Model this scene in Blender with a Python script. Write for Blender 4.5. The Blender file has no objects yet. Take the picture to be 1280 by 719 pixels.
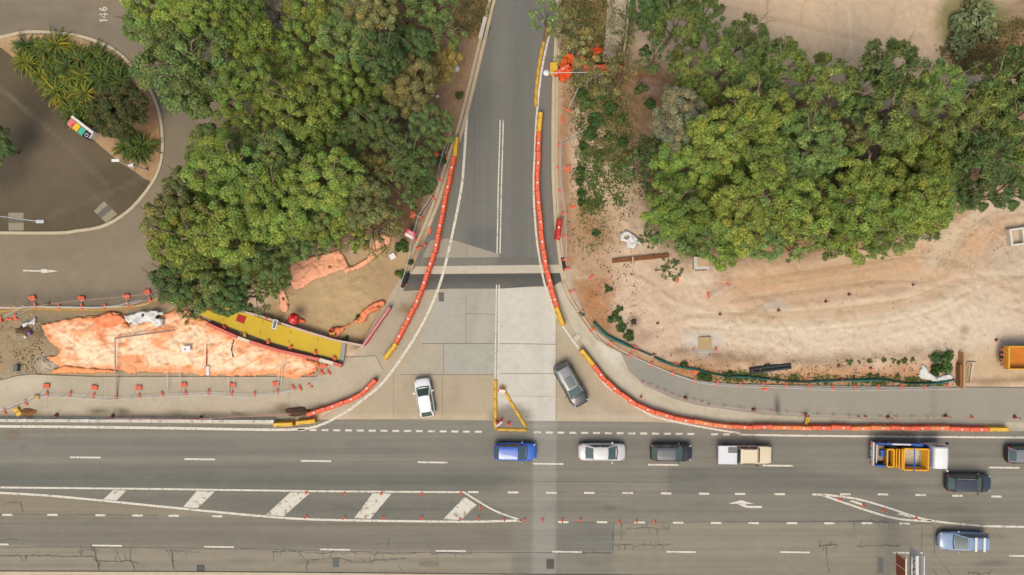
import bpy, bmesh, math, random
import numpy as np
from mathutils import Vector, Matrix
random.seed(7)
RNG = np.random.default_rng(11)
sc = bpy.context.scene
col = sc.collection
S = 0.082            # metres on the ground per photo pixel
HC = 75.0            # height of the drone above the ground
K = 1.6              # lit-surface brightness over base colour, fixes all base colours

def W(px, py, z=0.0):
    """true place of a point that the photo shows at (px, py), standing z metres high"""
    k = S*(HC-z)/HC
    return Vector(((px-640)*k, (359.5-py)*k, z))

def lin(c):
    c = c/255.0
    return c/12.92 if c <= .04045 else ((c+.055)/1.055)**2.4
def A(r, g, b):
    """base colour from a colour seen in the photo"""
    return (lin(r)/K*.965, lin(g)/K, lin(b)/K*.985)

# ---------------------------------------------------------------- noise
def vnoise(x, y, seed=0):
    ix = np.floor(x); iy = np.floor(y); fx = x-ix; fy = y-iy
    fx = fx*fx*(3-2*fx); fy = fy*fy*(3-2*fy)
    def h(a, b):
        v = np.sin(a*127.1+b*311.7+seed*74.7)*43758.5453
        return v-np.floor(v)
    return (h(ix, iy)*(1-fx)+h(ix+1, iy)*fx)*(1-fy)+(h(ix, iy+1)*(1-fx)+h(ix+1, iy+1)*fx)*fy
def fbm(x, y, seed=0, oct=4):
    s = 0; a = .5; t = 0
    for i in range(oct):
        s = s+a*vnoise(x, y, seed+i*13); t += a; a *= .5; x = x*2.03+5.1; y = y*2.03+1.7
    return s/t

# ---------------------------------------------------------------- materials
MATS = {}
def mat(name, color, rough=.8, metal=0.0, coat=0.0, spec=.3, var=0.0, vscale=3.0, bump=0.0, bscale=20.0, dirt=None):
    if name in MATS: return MATS[name]
    m = bpy.data.materials.new(name); m.use_nodes = True
    nt = m.node_tree; N = nt.nodes; L = nt.links; b = N['Principled BSDF']
    b.inputs['Base Color'].default_value = (*color, 1); b.inputs['Roughness'].default_value = rough
    b.inputs['Metallic'].default_value = metal; b.inputs['Coat Weight'].default_value = coat
    b.inputs['Specular IOR Level'].default_value = spec
    tc = N.new('ShaderNodeTexCoord')
    if var:
        n = N.new('ShaderNodeTexNoise'); n.inputs['Scale'].default_value = vscale; n.inputs['Detail'].default_value = 5
        L.new(tc.outputs['Object'], n.inputs['Vector'])
        mr = N.new('ShaderNodeMapRange'); mr.inputs['From Min'].default_value = .25; mr.inputs['From Max'].default_value = .75
        mr.inputs['To Min'].default_value = 1-var; mr.inputs['To Max'].default_value = 1+var
        L.new(n.outputs['Fac'], mr.inputs['Value'])
        vm = N.new('ShaderNodeVectorMath'); vm.operation = 'SCALE'; vm.inputs[0].default_value = color
        L.new(mr.outputs['Result'], vm.inputs['Scale']); out = vm.outputs['Vector']
        if dirt:
            n2 = N.new('ShaderNodeTexNoise'); n2.inputs['Scale'].default_value = vscale*2.3; n2.inputs['Detail'].default_value = 6
            L.new(tc.outputs['Object'], n2.inputs['Vector'])
            r2 = N.new('ShaderNodeMapRange'); r2.inputs['From Min'].default_value = .52; r2.inputs['From Max'].default_value = .68
            L.new(n2.outputs['Fac'], r2.inputs['Value'])
            mx = N.new('ShaderNodeMix'); mx.data_type = 'RGBA'; mx.inputs['B'].default_value = (*dirt, 1)
            L.new(r2.outputs['Result'], mx.inputs['Factor']); L.new(out, mx.inputs['A']); out = mx.outputs['Result']
        L.new(out, b.inputs['Base Color'])
    if bump:
        n = N.new('ShaderNodeTexNoise'); n.inputs['Scale'].default_value = bscale; n.inputs['Detail'].default_value = 4
        L.new(tc.outputs['Object'], n.inputs['Vector'])
        bp = N.new('ShaderNodeBump'); bp.inputs['Strength'].default_value = bump; bp.inputs['Distance'].default_value = .05
        L.new(n.outputs['Fac'], bp.inputs['Height']); L.new(bp.outputs['Normal'], b.inputs['Normal'])
    MATS[name] = m; return m

def surf(name, color=None, noises=((.35, .10), (2.5, .08), (18, .08)), streak=None, bump=.3, bscale=25, rough=.92, speck=None):
    """ground-like material: colour from the 'soil' attribute (or one colour) times several scales of noise"""
    if name in MATS: return MATS[name]
    m = bpy.data.materials.new(name); m.use_nodes = True
    nt = m.node_tree; N = nt.nodes; L = nt.links; b = N['Principled BSDF']
    b.inputs['Roughness'].default_value = rough; b.inputs['Specular IOR Level'].default_value = .25
    tc = N.new('ShaderNodeTexCoord'); total = None
    def add(sock, amt):
        nonlocal total
        mr = N.new('ShaderNodeMapRange'); mr.inputs['From Min'].default_value = .25; mr.inputs['From Max'].default_value = .75
        mr.inputs['To Min'].default_value = -amt; mr.inputs['To Max'].default_value = amt; mr.clamp = False
        L.new(sock, mr.inputs['Value'])
        a = N.new('ShaderNodeMath'); a.operation = 'ADD'
        if total is None: a.inputs[1].default_value = 1.0
        else: L.new(total, a.inputs[1])
        L.new(mr.outputs['Result'], a.inputs[0]); total = a.outputs[0]
    for i, (s, amt) in enumerate(noises):
        n = N.new('ShaderNodeTexNoise'); n.inputs['Scale'].default_value = s; n.inputs['Detail'].default_value = 6
        n.inputs['Roughness'].default_value = .6
        mp = N.new('ShaderNodeMapping'); mp.inputs['Location'].default_value = (i*17.3, i*9.1, i*3.3)
        L.new(tc.outputs['Object'], mp.inputs['Vector']); L.new(mp.outputs['Vector'], n.inputs['Vector'])
        add(n.outputs['Fac'], amt)
    for st in (streak or ()):
        n = N.new('ShaderNodeTexNoise'); n.inputs['Scale'].default_value = 1; n.inputs['Detail'].default_value = 4
        mp = N.new('ShaderNodeMapping'); mp.inputs['Scale'].default_value = (st[0], st[1], 1)
        L.new(tc.outputs['Object'], mp.inputs['Vector']); L.new(mp.outputs['Vector'], n.inputs['Vector'])
        add(n.outputs['Fac'], st[2])
    vm = N.new('ShaderNodeVectorMath'); vm.operation = 'SCALE'
    if color is None:
        at = N.new('ShaderNodeAttribute'); at.attribute_name = 'soil'; L.new(at.outputs['Color'], vm.inputs[0])
    else: vm.inputs[0].default_value = color
    L.new(total, vm.inputs['Scale']); out = vm.outputs['Vector']
    for (scale, thr, c, w) in (speck or ()):
        v = N.new('ShaderNodeTexNoise'); v.inputs['Scale'].default_value = scale; v.inputs['Detail'].default_value = 3
        L.new(tc.outputs['Object'], v.inputs['Vector'])
        r = N.new('ShaderNodeMapRange'); r.inputs['From Min'].default_value = thr; r.inputs['From Max'].default_value = thr+.04
        r.inputs['To Max'].default_value = w
        L.new(v.outputs['Fac'], r.inputs['Value'])
        mx = N.new('ShaderNodeMix'); mx.data_type = 'RGBA'; mx.inputs['B'].default_value = (*c, 1)
        L.new(r.outputs['Result'], mx.inputs['Factor']); L.new(out, mx.inputs['A']); out = mx.outputs['Result']
    L.new(out, b.inputs['Base Color'])
    n = N.new('ShaderNodeTexNoise'); n.inputs['Scale'].default_value = bscale; n.inputs['Detail'].default_value = 6
    L.new(tc.outputs['Object'], n.inputs['Vector'])
    bp = N.new('ShaderNodeBump'); bp.inputs['Strength'].default_value = bump; bp.inputs['Distance'].default_value = .04
    L.new(n.outputs['Fac'], bp.inputs['Height']); L.new(bp.outputs['Normal'], b.inputs['Normal'])
    MATS[name] = m; return m

def leafmat():
    if 'leaf' in MATS: return MATS['leaf']
    m = bpy.data.materials.new('leaf'); m.use_nodes = True
    nt = m.node_tree; N = nt.nodes; L = nt.links; N.remove(N['Principled BSDF'])
    oi = N.new('ShaderNodeObjectInfo'); at = N.new('ShaderNodeAttribute'); at.attribute_name = 'soil'
    mx = N.new('ShaderNodeVectorMath'); mx.operation = 'MULTIPLY'
    L.new(oi.outputs['Color'], mx.inputs[0]); L.new(at.outputs['Color'], mx.inputs[1])
    d = N.new('ShaderNodeBsdfPrincipled'); d.inputs['Roughness'].default_value = .65; d.inputs['Specular IOR Level'].default_value = .12
    t = N.new('ShaderNodeBsdfTranslucent'); ms = N.new('ShaderNodeMixShader'); ms.inputs[0].default_value = .36
    L.new(mx.outputs[0], d.inputs['Base Color']); L.new(mx.outputs[0], t.inputs['Color'])
    L.new(d.outputs[0], ms.inputs[1]); L.new(t.outputs[0], ms.inputs[2])
    L.new(ms.outputs[0], N['Material Output'].inputs['Surface'])
    MATS['leaf'] = m; return m

# ---------------------------------------------------------------- mesh helpers
def link(o, parent=None):
    col.objects.link(o)
    if parent is not None: o.parent = parent
    return o
def mesh_np(name, verts, quads, m, colors=None, smooth=False, parent=None):
    me = bpy.data.meshes.new(name)
    nv = len(verts); nq, k = quads.shape
    me.vertices.add(nv); me.vertices.foreach_set('co', np.asarray(verts, np.float32).ravel())
    me.loops.add(nq*k); me.loops.foreach_set('vertex_index', np.asarray(quads, np.int32).ravel())
    me.polygons.add(nq); me.polygons.foreach_set('loop_start', np.arange(0, nq*k, k, dtype=np.int32))
    me.polygons.foreach_set('loop_total', np.full(nq, k, np.int32))
    if smooth: me.polygons.foreach_set('use_smooth', np.ones(nq, bool))
    me.update(); me.validate()
    if colors is not None:
        a = me.attributes.new('soil', 'FLOAT_COLOR', 'POINT')
        c = np.ones((nv, 4), np.float32); c[:, :3] = colors; a.data.foreach_set('color', c.ravel())
    me.materials.append(m)
    o = bpy.data.objects.new(name, me)
    return link(o, parent)

class MB:
    """collects shapes into one mesh"""
    def __init__(s): s.bm = bmesh.new(); s.mi = 0
    def _f(s, vs):
        try:
            f = s.bm.faces.new(vs); f.material_index = s.mi; return f
        except ValueError: return None
    def box(s, c, d, rz=0.0, mtx=None, taper=1.0, bevel=0.0):
        M = mtx if mtx is not None else Matrix.Translation(Vector(c)) @ Matrix.Rotation(rz, 4, 'Z')
        if mtx is not None: M = M @ Matrix.Translation(Vector(c))
        v = []
        for z in (-1, 1):
            t = taper if z > 0 else 1.0
            for x, y in ((-1, -1), (1, -1), (1, 1), (-1, 1)):
                v.append(s.bm.verts.new(M @ Vector((x*d[0]/2*t, y*d[1]/2*t, z*d[2]/2))))
        fs = [s._f([v[i] for i in q]) for q in ((3, 2, 1, 0), (4, 5, 6, 7), (0, 1, 5, 4), (1, 2, 6, 5), (2, 3, 7, 6), (3, 0, 4, 7))]
        if bevel:
            es = list({e for f in fs if f for e in f.edges})
            r = bmesh.ops.bevel(s.bm, geom=es, offset=bevel, segments=2, affect='EDGES', profile=.6)
            for f in r['faces']: f.material_index = s.mi
        return s
    def tube(s, pts, r, n=6, closed=False):
        pts = [Vector(p) for p in pts]; rs = r if isinstance(r, (list, tuple)) else [r]*len(pts)
        rings = []
        for i, p in enumerate(pts):
            a = pts[max(i-1, 0)]; b = pts[min(i+1, len(pts)-1)]; d = (b-a)
            d = d.normalized() if d.length > 1e-9 else Vector((0, 0, 1))
            u = d.cross(Vector((0, 0, 1)) if abs(d.z) < .95 else Vector((1, 0, 0))).normalized(); w = d.cross(u)
            rings.append([s.bm.verts.new(p+(u*math.cos(2*math.pi*k/n)+w*math.sin(2*math.pi*k/n))*rs[i]) for k in range(n)])
        for a, b in zip(rings, rings[1:]):
            for k in range(n): s._f([a[k], a[(k+1) % n], b[(k+1) % n], b[k]])
        s._f(rings[0][::-1]); s._f(rings[-1]); return s
    def lathe(s, prof, c=(0, 0, 0), n=16, mtx=None):
        M = mtx if mtx is not None else Matrix.Translation(Vector(c)); rings = []
        for r, z in prof:
            rings.append([s.bm.verts.new(M @ Vector((r*math.cos(2*math.pi*k/n), r*math.sin(2*math.pi*k/n), z))) for k in range(n)])
        for a, b in zip(rings, rings[1:]):
            for k in range(n): s._f([a[k], a[(k+1) % n], b[(k+1) % n], b[k]])
        s._f(rings[0][::-1]); s._f(rings[-1]); return s
    def prism(s, poly, z0, z1):
        a = [s.bm.verts.new((p[0], p[1], z0)) for p in poly]; b = [s.bm.verts.new((p[0], p[1], z1)) for p in poly]
        n = len(poly); s._f(a[::-1]); s._f(b)
        for k in range(n): s._f([a[k], a[(k+1) % n], b[(k+1) % n], b[k]])
        return s
    def poly(s, pts):
        s._f([s.bm.verts.new(Vector(p)) for p in pts]); return s
    def grid(s, fn, nu, nv):
        v = [[s.bm.verts.new(Vector(fn(i/nu, j/nv))) for j in range(nv+1)] for i in range(nu+1)]
        for i in range(nu):
            for j in range(nv): s._f([v[i][j], v[i+1][j], v[i+1][j+1], v[i][j+1]])
        return s
    def ribbon(s, pts, w, z):
        """flat painted line along pts (world xy)"""
        L = [];R = []
        for i, p in enumerate(pts):
            a = Vector(pts[max(i-1, 0)][:2]); b = Vector(pts[min(i+1, len(pts)-1)][:2]); d = (b-a)
            d = d.normalized() if d.length else Vector((1, 0)); n = Vector((-d.y, d.x))
            ww = w[i] if isinstance(w, (list, tuple)) else w
            L.append(s.bm.verts.new((p[0]+n.x*ww/2, p[1]+n.y*ww/2, z))); R.append(s.bm.verts.new((p[0]-n.x*ww/2, p[1]-n.y*ww/2, z)))
        for i in range(len(pts)-1): s._f([R[i], R[i+1], L[i+1], L[i]])
        return s
    def build(s, name, mats, parent=None, smooth=False, loc=None, subsurf=0, bevel=0, normals=True):
        me = bpy.data.meshes.new(name)
        if normals: bmesh.ops.recalc_face_normals(s.bm, faces=s.bm.faces)
        s.bm.to_mesh(me); s.bm.free()
        for m in (mats if isinstance(mats, (list, tuple)) else [mats]): me.materials.append(m)
        if smooth:
            for p in me.polygons: p.use_smooth = True
        o = bpy.data.objects.new(name, me)
        if loc is not None: o.location = loc
        if bevel:
            b = o.modifiers.new('bevel', 'BEVEL'); b.width = bevel; b.segments = 2; b.limit_method = 'ANGLE'
        if subsurf:
            b = o.modifiers.new('subsurf', 'SUBSURF'); b.levels = b.render_levels = subsurf
        return link(o, parent)

def spline(pts, n=6):
    """smooth curve through pixel points"""
    out = []; P = [Vector((p[0], p[1])) for p in pts]
    for i in range(len(P)-1):
        a = P[max(i-1, 0)]; b = P[i]; c = P[i+1]; d = P[min(i+2, len(P)-1)]
        for k in range(n):
            t = k/n
            out.append(.5*((2*b)+(c-a)*t+(2*a-5*b+4*c-d)*t*t+(3*b-a-3*c+d)*t**3))
    out.append(P[-1]); return [(p.x, p.y) for p in out]
def resample(pts, step, z=0.0):
    """pixel polyline -> world points every `step` metres"""
    P = [W(x, y, z).xy for x, y in pts]; out = [P[0].copy()]; need = step
    for a, b in zip(P, P[1:]):
        seg = (b-a).length; pos = 0
        while seg-pos >= need:
            pos += need; out.append(a.lerp(b, pos/seg)); need = step
        need -= seg-pos
    return out

ORD = ['first', 'second', 'third', 'fourth', 'fifth', 'sixth', 'seventh', 'eighth', 'ninth', 'tenth', 'eleventh', 'twelfth', 'thirteenth', 'fourteenth', 'fifteenth', 'sixteenth', 'seventeenth', 'eighteenth', 'nineteenth', 'twentieth']
ORD += ['twenty-'+o for o in ORD[:9]]+['thirtieth']+['thirty-'+o for o in ORD[:9]]
SEEN = {}
def tag(o, label, cat, group=None):
    n = len(label.split())
    if not 4 <= n <= 16: print('LABEL LENGTH', n, label)
    if label in SEEN and SEEN[label] != group: print('LABEL REPEAT', label)
    SEEN[label] = group
    o['label'] = label; o['category'] = cat
    if group: o['group'] = group
    return o
def empty(name, loc, rz=0.0, label=None, cat=None, group=None):
    o = bpy.data.objects.new(name, None); o.empty_display_size = .3
    o.location = loc; o.rotation_euler = (0, 0, rz); link(o)
    if label: tag(o, label, cat, group)
    return o
def dup(o, loc, rz=None, label=None, group=None, scale=None, parent=None):
    c = o.copy(); col.objects.link(c)
    if parent is None:
        c.location = loc
        if rz is not None: c.rotation_euler = (0, 0, rz)
        if scale: c.scale = scale
        if label: tag(c, label, o['category'], group or o.get('group'))
    else: c.parent = parent
    for ch in list(o.children): dup(ch, None, parent=c)
    return c
def structure(o): o['kind'] = 'structure'; return o
def stuff(o): o['kind'] = 'stuff'; return o

# ---------------------------------------------------------------- camera, light
cam = bpy.data.cameras.new('camera'); cam.sensor_width = 36; cam.lens = 18/(640*S/HC); cam.clip_end = 3000
co = link(bpy.data.objects.new('camera', cam)); co.location = (0, 0, HC); sc.camera = co
w = bpy.data.worlds.new('World'); sc.world = w; w.use_nodes = True
nt = w.node_tree; sky = nt.nodes.new('ShaderNodeTexSky'); sky.sky_type = 'NISHITA'; sky.sun_disc = False
SUN_EL, SUN_AZ = 62, 200
sky.sun_elevation = math.radians(SUN_EL); sky.sun_rotation = math.radians(SUN_AZ)
sky.air_density = 1.0; sky.dust_density = 6.0; sky.ozone_density = .3
nt.links.new(sky.outputs[0], nt.nodes['Background'].inputs[0]); nt.nodes['Background'].inputs[1].default_value = .15
sun = bpy.data.lights.new('sun', 'SUN'); sun.energy = 1.15; sun.angle = math.radians(28); sun.color = (1, .915, .77)
so = link(bpy.data.objects.new('sun', sun)); 
az = math.radians(SUN_AZ); el = math.radians(SUN_EL)
sd = Vector((math.sin(az)*math.cos(el), math.cos(az)*math.cos(el), math.sin(el)))
so.rotation_euler = sd.to_track_quat('Z', 'Y').to_euler(); so.location = sd*60
sc.view_settings.view_transform = 'Standard'; sc.view_settings.look = 'None'; sc.view_settings.gamma = 1
sc.view_settings.exposure = 0.46
sc.render.engine = 'CYCLES'; sc.cycles.max_bounces = 6; sc.cycles.diffuse_bounces = 3; sc.cycles.glossy_bounces = 2; sc.cycles.transparent_max_bounces = 4
sc.cycles.use_denoising = True
# ================================================================ the ground
def pip(X, Y, poly):
    ins = np.zeros(X.shape, bool); n = len(poly)
    for i in range(n):
        x1, y1 = poly[i]; x2, y2 = poly[(i+1) % n]
        if y1 == y2: continue
        c = ((y1 > Y) != (y2 > Y)) & (X < (x2-x1)*(Y-y1)/(y2-y1)+x1); ins ^= c
    return ins
def sdist(X, Y, poly, closed=True):
    d = np.full(X.shape, 1e9); n = len(poly)
    for i in range(n if closed else n-1):
        x1, y1 = poly[i]; x2, y2 = poly[(i+1) % n]; dx, dy = x2-x1, y2-y1; l2 = dx*dx+dy*dy+1e-9
        t = np.clip(((X-x1)*dx+(Y-y1)*dy)/l2, 0, 1)
        d = np.minimum(d, np.hypot(X-x1-t*dx, Y-y1-t*dy))
    if closed: d = np.where(pip(X, Y, poly), d, -d)
    else: d = -d
    return d
def paint(X, Y, base, layers):
    """soil, wear or painted-shade colour of a surface point, in photo pixels; layers = (kind, points, colour, soft, ragged, strength[, width])"""
    C = np.ones(X.shape+(3,))*np.array(base)
    for li, l in enumerate(layers):
        kind, pts, c, soft, rag, st = l[:6]
        r = (fbm(X/22, Y/22, li*7+1)-.5)*2*rag+(fbm(X/6, Y/6, li*7+3)-.5)*rag*.8
        if kind == 'poly': d = sdist(X, Y, pts)
        elif kind == 'line': d = l[6]/2+sdist(X, Y, spline(pts, 4), False)
        else:
            (cx, cy, rx, ry) = pts; d = (1-np.hypot((X-cx)/rx, (Y-cy)/ry))*min(rx, ry)
        wgt = np.clip((d+r)/soft*.5+.5, 0, 1)*st
        C = C*(1-wgt[..., None])+np.array(c)*wgt[..., None]
    return C
def axis(a, b, step, far=()):
    m = np.arange(a, b+step/2, step)
    return np.concatenate([np.array([a-f for f in far[::-1]]), m, np.array([b+f for f in far])])
def gridmesh(name, xs, ys, zfn, base, layers, m):
    X, Y = np.meshgrid(xs, ys, indexing='ij')
    PX = X/S+640; PY = 359.5-Y/S
    C = paint(PX, PY, base, layers); Z = zfn(PX, PY)
    V = np.stack([X, Y, Z], -1).reshape(-1, 3); nx, ny = len(xs), len(ys)
    I = np.arange(nx*ny).reshape(nx, ny)
    Q = np.stack([I[:-1, :-1], I[1:, :-1], I[1:, 1:], I[:-1, 1:]], -1).reshape(-1, 4)
    return structure(mesh_np(name, V, Q, m, C.reshape(-1, 3), smooth=True))

# outlines of the paved places, photo pixels
SIDE_L = [(640, -260), (624, -30), (617, 15), (604, 70), (592, 120), (580, 165), (566, 205), (552, 250), (538, 285), (520, 325), (505, 362)]
SIDE_R = [(695, -260), (694, -30), (692, 60), (690, 95), (689, 150), (689, 215), (692, 275), (697, 320), (701, 352)]
ROAD_TOP = [(-9000, 480), (0, 529.5), (345, 531)]
side_poly = SIDE_L+[(505, 362), (701, 352)]+SIDE_R[::-1]
apron_poly = [(505, 340), (701, 340), (708, 372), (725, 405), (748, 440), (775, 472), (806, 497), (845, 514), (900, 526), (960, 532), (960, 534), (900, 531), (812, 527.5), (695, 526.5), (616, 525.5), (440, 523.5), (400, 523), (440, 500), (472, 474), (455, 455), (440, 450)]
foot_l = [(-700, 500), (-100, 497), (-10, 478), (8, 474), (22, 470), (40, 468), (62, 469), (120, 471), (395, 471), (412, 455), (430, 447), (470, 445), (478, 462), (465, 480), (430, 505), (385, 520), (330, 525), (-700, 522)]
foot_r = [(776, 441), (800, 450), (830, 463), (860, 473), (905, 480), (960, 481), (1280, 485), (2200, 489), (2200, 532), (1280, 528), (1100, 525), (960, 519), (915, 513), (868, 506), (840, 498), (806, 482), (786, 464)]
band_r = [(701, 352), (709, 372), (724, 395), (745, 424), (776, 441), (786, 464), (806, 482), (840, 498), (868, 506), (915, 513), (960, 519), (1100, 525), (1280, 528), (2200, 532), (2200, 545), (1280, 539), (1100, 539), (940, 536), (880, 530), (835, 520), (800, 504), (765, 476), (738, 444), (716, 410), (700, 375), (694, 356)]
park_poly = [(-500, -400), (560, -400), (440, -30), (330, 120), (275, 230), (225, 330), (195, 374), (150, 383), (-500, 384)]
highway_poly = [(-9000, 529), (9000, 540), (9000, 730), (-9000, 716)]
PAVED = [side_poly, apron_poly, foot_l, foot_r, band_r, park_poly, highway_poly]

sand = A(212, 184, 157); pale = A(220, 200, 175); orange = A(196, 152, 104); brown = A(140, 112, 82); dark = A(96, 78, 56); tan = A(186, 162, 126)
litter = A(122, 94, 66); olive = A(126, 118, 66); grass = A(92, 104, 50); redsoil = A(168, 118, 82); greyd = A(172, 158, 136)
g_layers = [
 ('poly', [(880, -200), (1230, -200), (1225, 0), (1190, 60), (1165, 120), (1120, 150), (960, 110), (900, 60)], A(210, 184, 153), 14, 10, 1),
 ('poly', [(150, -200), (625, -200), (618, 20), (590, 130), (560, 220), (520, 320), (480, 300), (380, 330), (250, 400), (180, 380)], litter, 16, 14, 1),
 ('poly', [(545, 40), (590, 30), (612, 20), (600, 80), (585, 135), (560, 170), (540, 120), (528, 70)], A(172, 138, 104), 10, 8, 1),
 ('poly', [(580, -60), (628, -60), (618, 10), (606, 50), (570, 40)], A(158, 134, 78), 10, 6, .9),
 ('ell', (385, 28, 30, 22), A(150, 112, 84), 12, 8, .8), ('ell', (335, 195, 26, 40), A(128, 84, 62), 12, 8, .8),
 ('poly', [(340, 345), (400, 340), (480, 295), (515, 300), (512, 350), (500, 375), (470, 420), (452, 436), (400, 425), (330, 400)], A(186, 158, 118), 8, 6, 1),
 ('ell', (480, 350, 32, 20), A(168, 140, 106), 12, 8, .6), ('ell', (420, 370, 40, 26), A(196, 168, 126), 14, 8, .7),
 ('poly', [(462, 415), (480, 388), (496, 372), (500, 385), (478, 418), (456, 436), (440, 436)], A(120, 108, 84), 5, 4, .9),
 ('poly', [(-300, 386), (200, 386), (280, 396), (430, 446), (400, 472), (-300, 474)], A(168, 150, 120), 8, 6, 1),
 ('ell', (25, 430, 70, 42), A(158, 136, 102), 20, 14, .8), ('ell', (60, 412, 22, 12), A(104, 84, 62), 9, 8, .7), ('ell', (70, 395, 60, 7), A(140, 122, 96), 8, 6, .7),
 ('ell', (60, 456, 12, 9), A(196, 184, 164), 5, 6, .7),
 ('line', [(-30, 392), (60, 388), (150, 388), (200, 378)], A(150, 122, 76), 3, 2, .8, 5),
 # the strip right of the side road
 ('poly', [(694, -100), (800, -100), (792, 40), (775, 90), (760, 150), (720, 120), (700, 90)], A(138, 122, 70), 14, 12, 1),
 ('ell', (735, 15, 22, 28), A(164, 136, 84), 12, 10, .8), ('ell', (745, 45, 14, 10), A(176, 140, 96), 8, 6, .6),
 ('poly', [(770, 70), (900, 90), (880, 160), (830, 150), (800, 200), (760, 190), (740, 120)], A(120, 92, 60), 16, 12, .9),
 ('ell', (795, 95, 28, 16), A(150, 98, 66), 10, 10, .7), ('ell', (812, 108, 16, 9), A(146, 136, 132), 5, 4, .5),
 ('poly', [(700, 108), (722, 112), (716, 150), (712, 200), (716, 260), (722, 330), (706, 336), (698, 260), (696, 180)], A(172, 134, 102), 7, 5, 1),
 ('poly', [(712, 250), (750, 240), (778, 300), (760, 340), (730, 360), (712, 330)], A(178, 144, 108), 12, 12, .8),
 ('ell', (738, 290, 24, 16), A(158, 116, 80), 8, 10, .7), ('ell', (728, 262, 12, 22), A(176, 128, 86), 8, 6, .7), ('ell', (795, 225, 16, 40), A(176, 146, 118), 12, 10, .6),
 ('ell', (766, 205, 14, 40), A(198, 170, 132), 12, 10, .7),
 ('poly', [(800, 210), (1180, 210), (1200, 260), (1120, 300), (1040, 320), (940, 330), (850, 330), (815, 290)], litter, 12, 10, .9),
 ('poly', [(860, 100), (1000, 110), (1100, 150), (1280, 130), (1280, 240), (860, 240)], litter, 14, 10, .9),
 ('ell', (1290, 50, 60, 60), A(150, 126, 98), 14, 12, .9), ('ell', (1250, 70, 45, 22), A(168, 118, 72), 12, 10, .8), ('ell', (1215, 30, 42, 44), A(118, 118, 62), 10, 10, .8),
 # orange and pale bands of the work site
 ('poly', [(715, 350), (745, 350), (765, 390), (775, 430), (830, 458), (960, 475), (1180, 470), (1180, 484), (900, 483), (800, 455), (735, 415)], A(176, 132, 92), 9, 10, .95),
 ('ell', (748, 372, 22, 26), A(172, 118, 76), 10, 10, .7), ('ell', (800, 420, 18, 12), A(168, 142, 118), 6, 8, .7), ('ell', (870, 462, 50, 10), A(190, 132, 84), 8, 8, .8), ('ell', (1100, 466, 60, 9), A(196, 140, 94), 8, 8, .8), ('ell', (1010, 470, 40, 10), A(200, 148, 100), 8, 8, .8),
 ('line', [(830, 440), (960, 452), (1060, 450), (1160, 440), (1205, 425)], A(150, 122, 92), 5, 8, .75, 12),
 ('poly', [(960, 330), (1060, 318), (1150, 300), (1260, 262), (1260, 300), (1200, 330), (1120, 350), (1000, 372), (930, 380), (900, 350)], A(200, 160, 120), 16, 14, .75),
 ('line', [(960, 312), (1060, 300), (1140, 284), (1210, 262)], A(190, 142, 100), 7, 8, .7, 14),
 ('line', [(900, 395), (1020, 392), (1140, 378), (1190, 350)], A(200, 158, 116), 10, 10, .6, 16),
 ('line', [(950, 345), (1050, 332), (1130, 318), (1185, 320), (1240, 350)], A(188, 148, 108), 6, 7, .7, 9),
 ('line', [(960, 368), (1060, 352), (1140, 346), (1190, 352)], A(196, 160, 122), 6, 7, .6, 6),
 ('line', [(930, 385), (1040, 372), (1130, 362), (1180, 366)], A(176, 146, 116), 5, 7, .55, 5),
 ('poly', [(960, 400), (1090, 396), (1180, 366), (1260, 370), (1300, 420), (1210, 440), (1130, 436), (1040, 446), (960, 438), (870, 420), (850, 390)], A(220, 201, 177), 14, 14, .85),
 ('line', [(1165, 330), (1200, 290), (1245, 262), (1285, 258)], A(214, 196, 168), 10, 8, .7, 18),
 ('line', [(1175, 320), (1220, 345), (1285, 365)], A(192, 164, 134), 8, 8, .6, 10),
 ('ell', (1268, 325, 30, 26), A(190, 174, 150), 10, 8, .8),
 ('line', [(1232, 335), (1240, 300), (1262, 282), (1290, 280)], A(168, 142, 112), 4, 5, .5, 5),
 ('poly', [(1195, 448), (1300, 440), (1300, 472), (1215, 476), (1195, 472)], A(200, 174, 136), 8, 8, .8),
 ('line', [(1200, 478), (1290, 474)], A(150, 122, 92), 4, 5, .8, 8),
 ('ell', (878, 427, 24, 14), A(204, 204, 198), 6, 8, .55), ('ell', (970, 382, 14, 5), A(182, 180, 172), 5, 4, .7), ('ell', (1205, 413, 5, 5), A(170, 140, 104), 3, 2, .7),
 ('ell', (792, 402, 7, 7), A(70, 56, 44), 5, 5, .7), ('ell', (870, 350, 22, 6), A(222, 206, 182), 6, 5, .6),
 # planted island and far ground
 ('poly', [(-40, 62), (0, 45), (60, 38), (110, 46), (150, 68), (182, 104), (202, 152), (203, 192), (190, 226), (168, 216), (130, 190), (90, 150), (50, 105), (15, 68)], A(184, 148, 110), 3, 3, 1),
 ('ell', (186, 150, 12, 50), A(164, 118, 82), 8, 6, .6),
]

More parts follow.
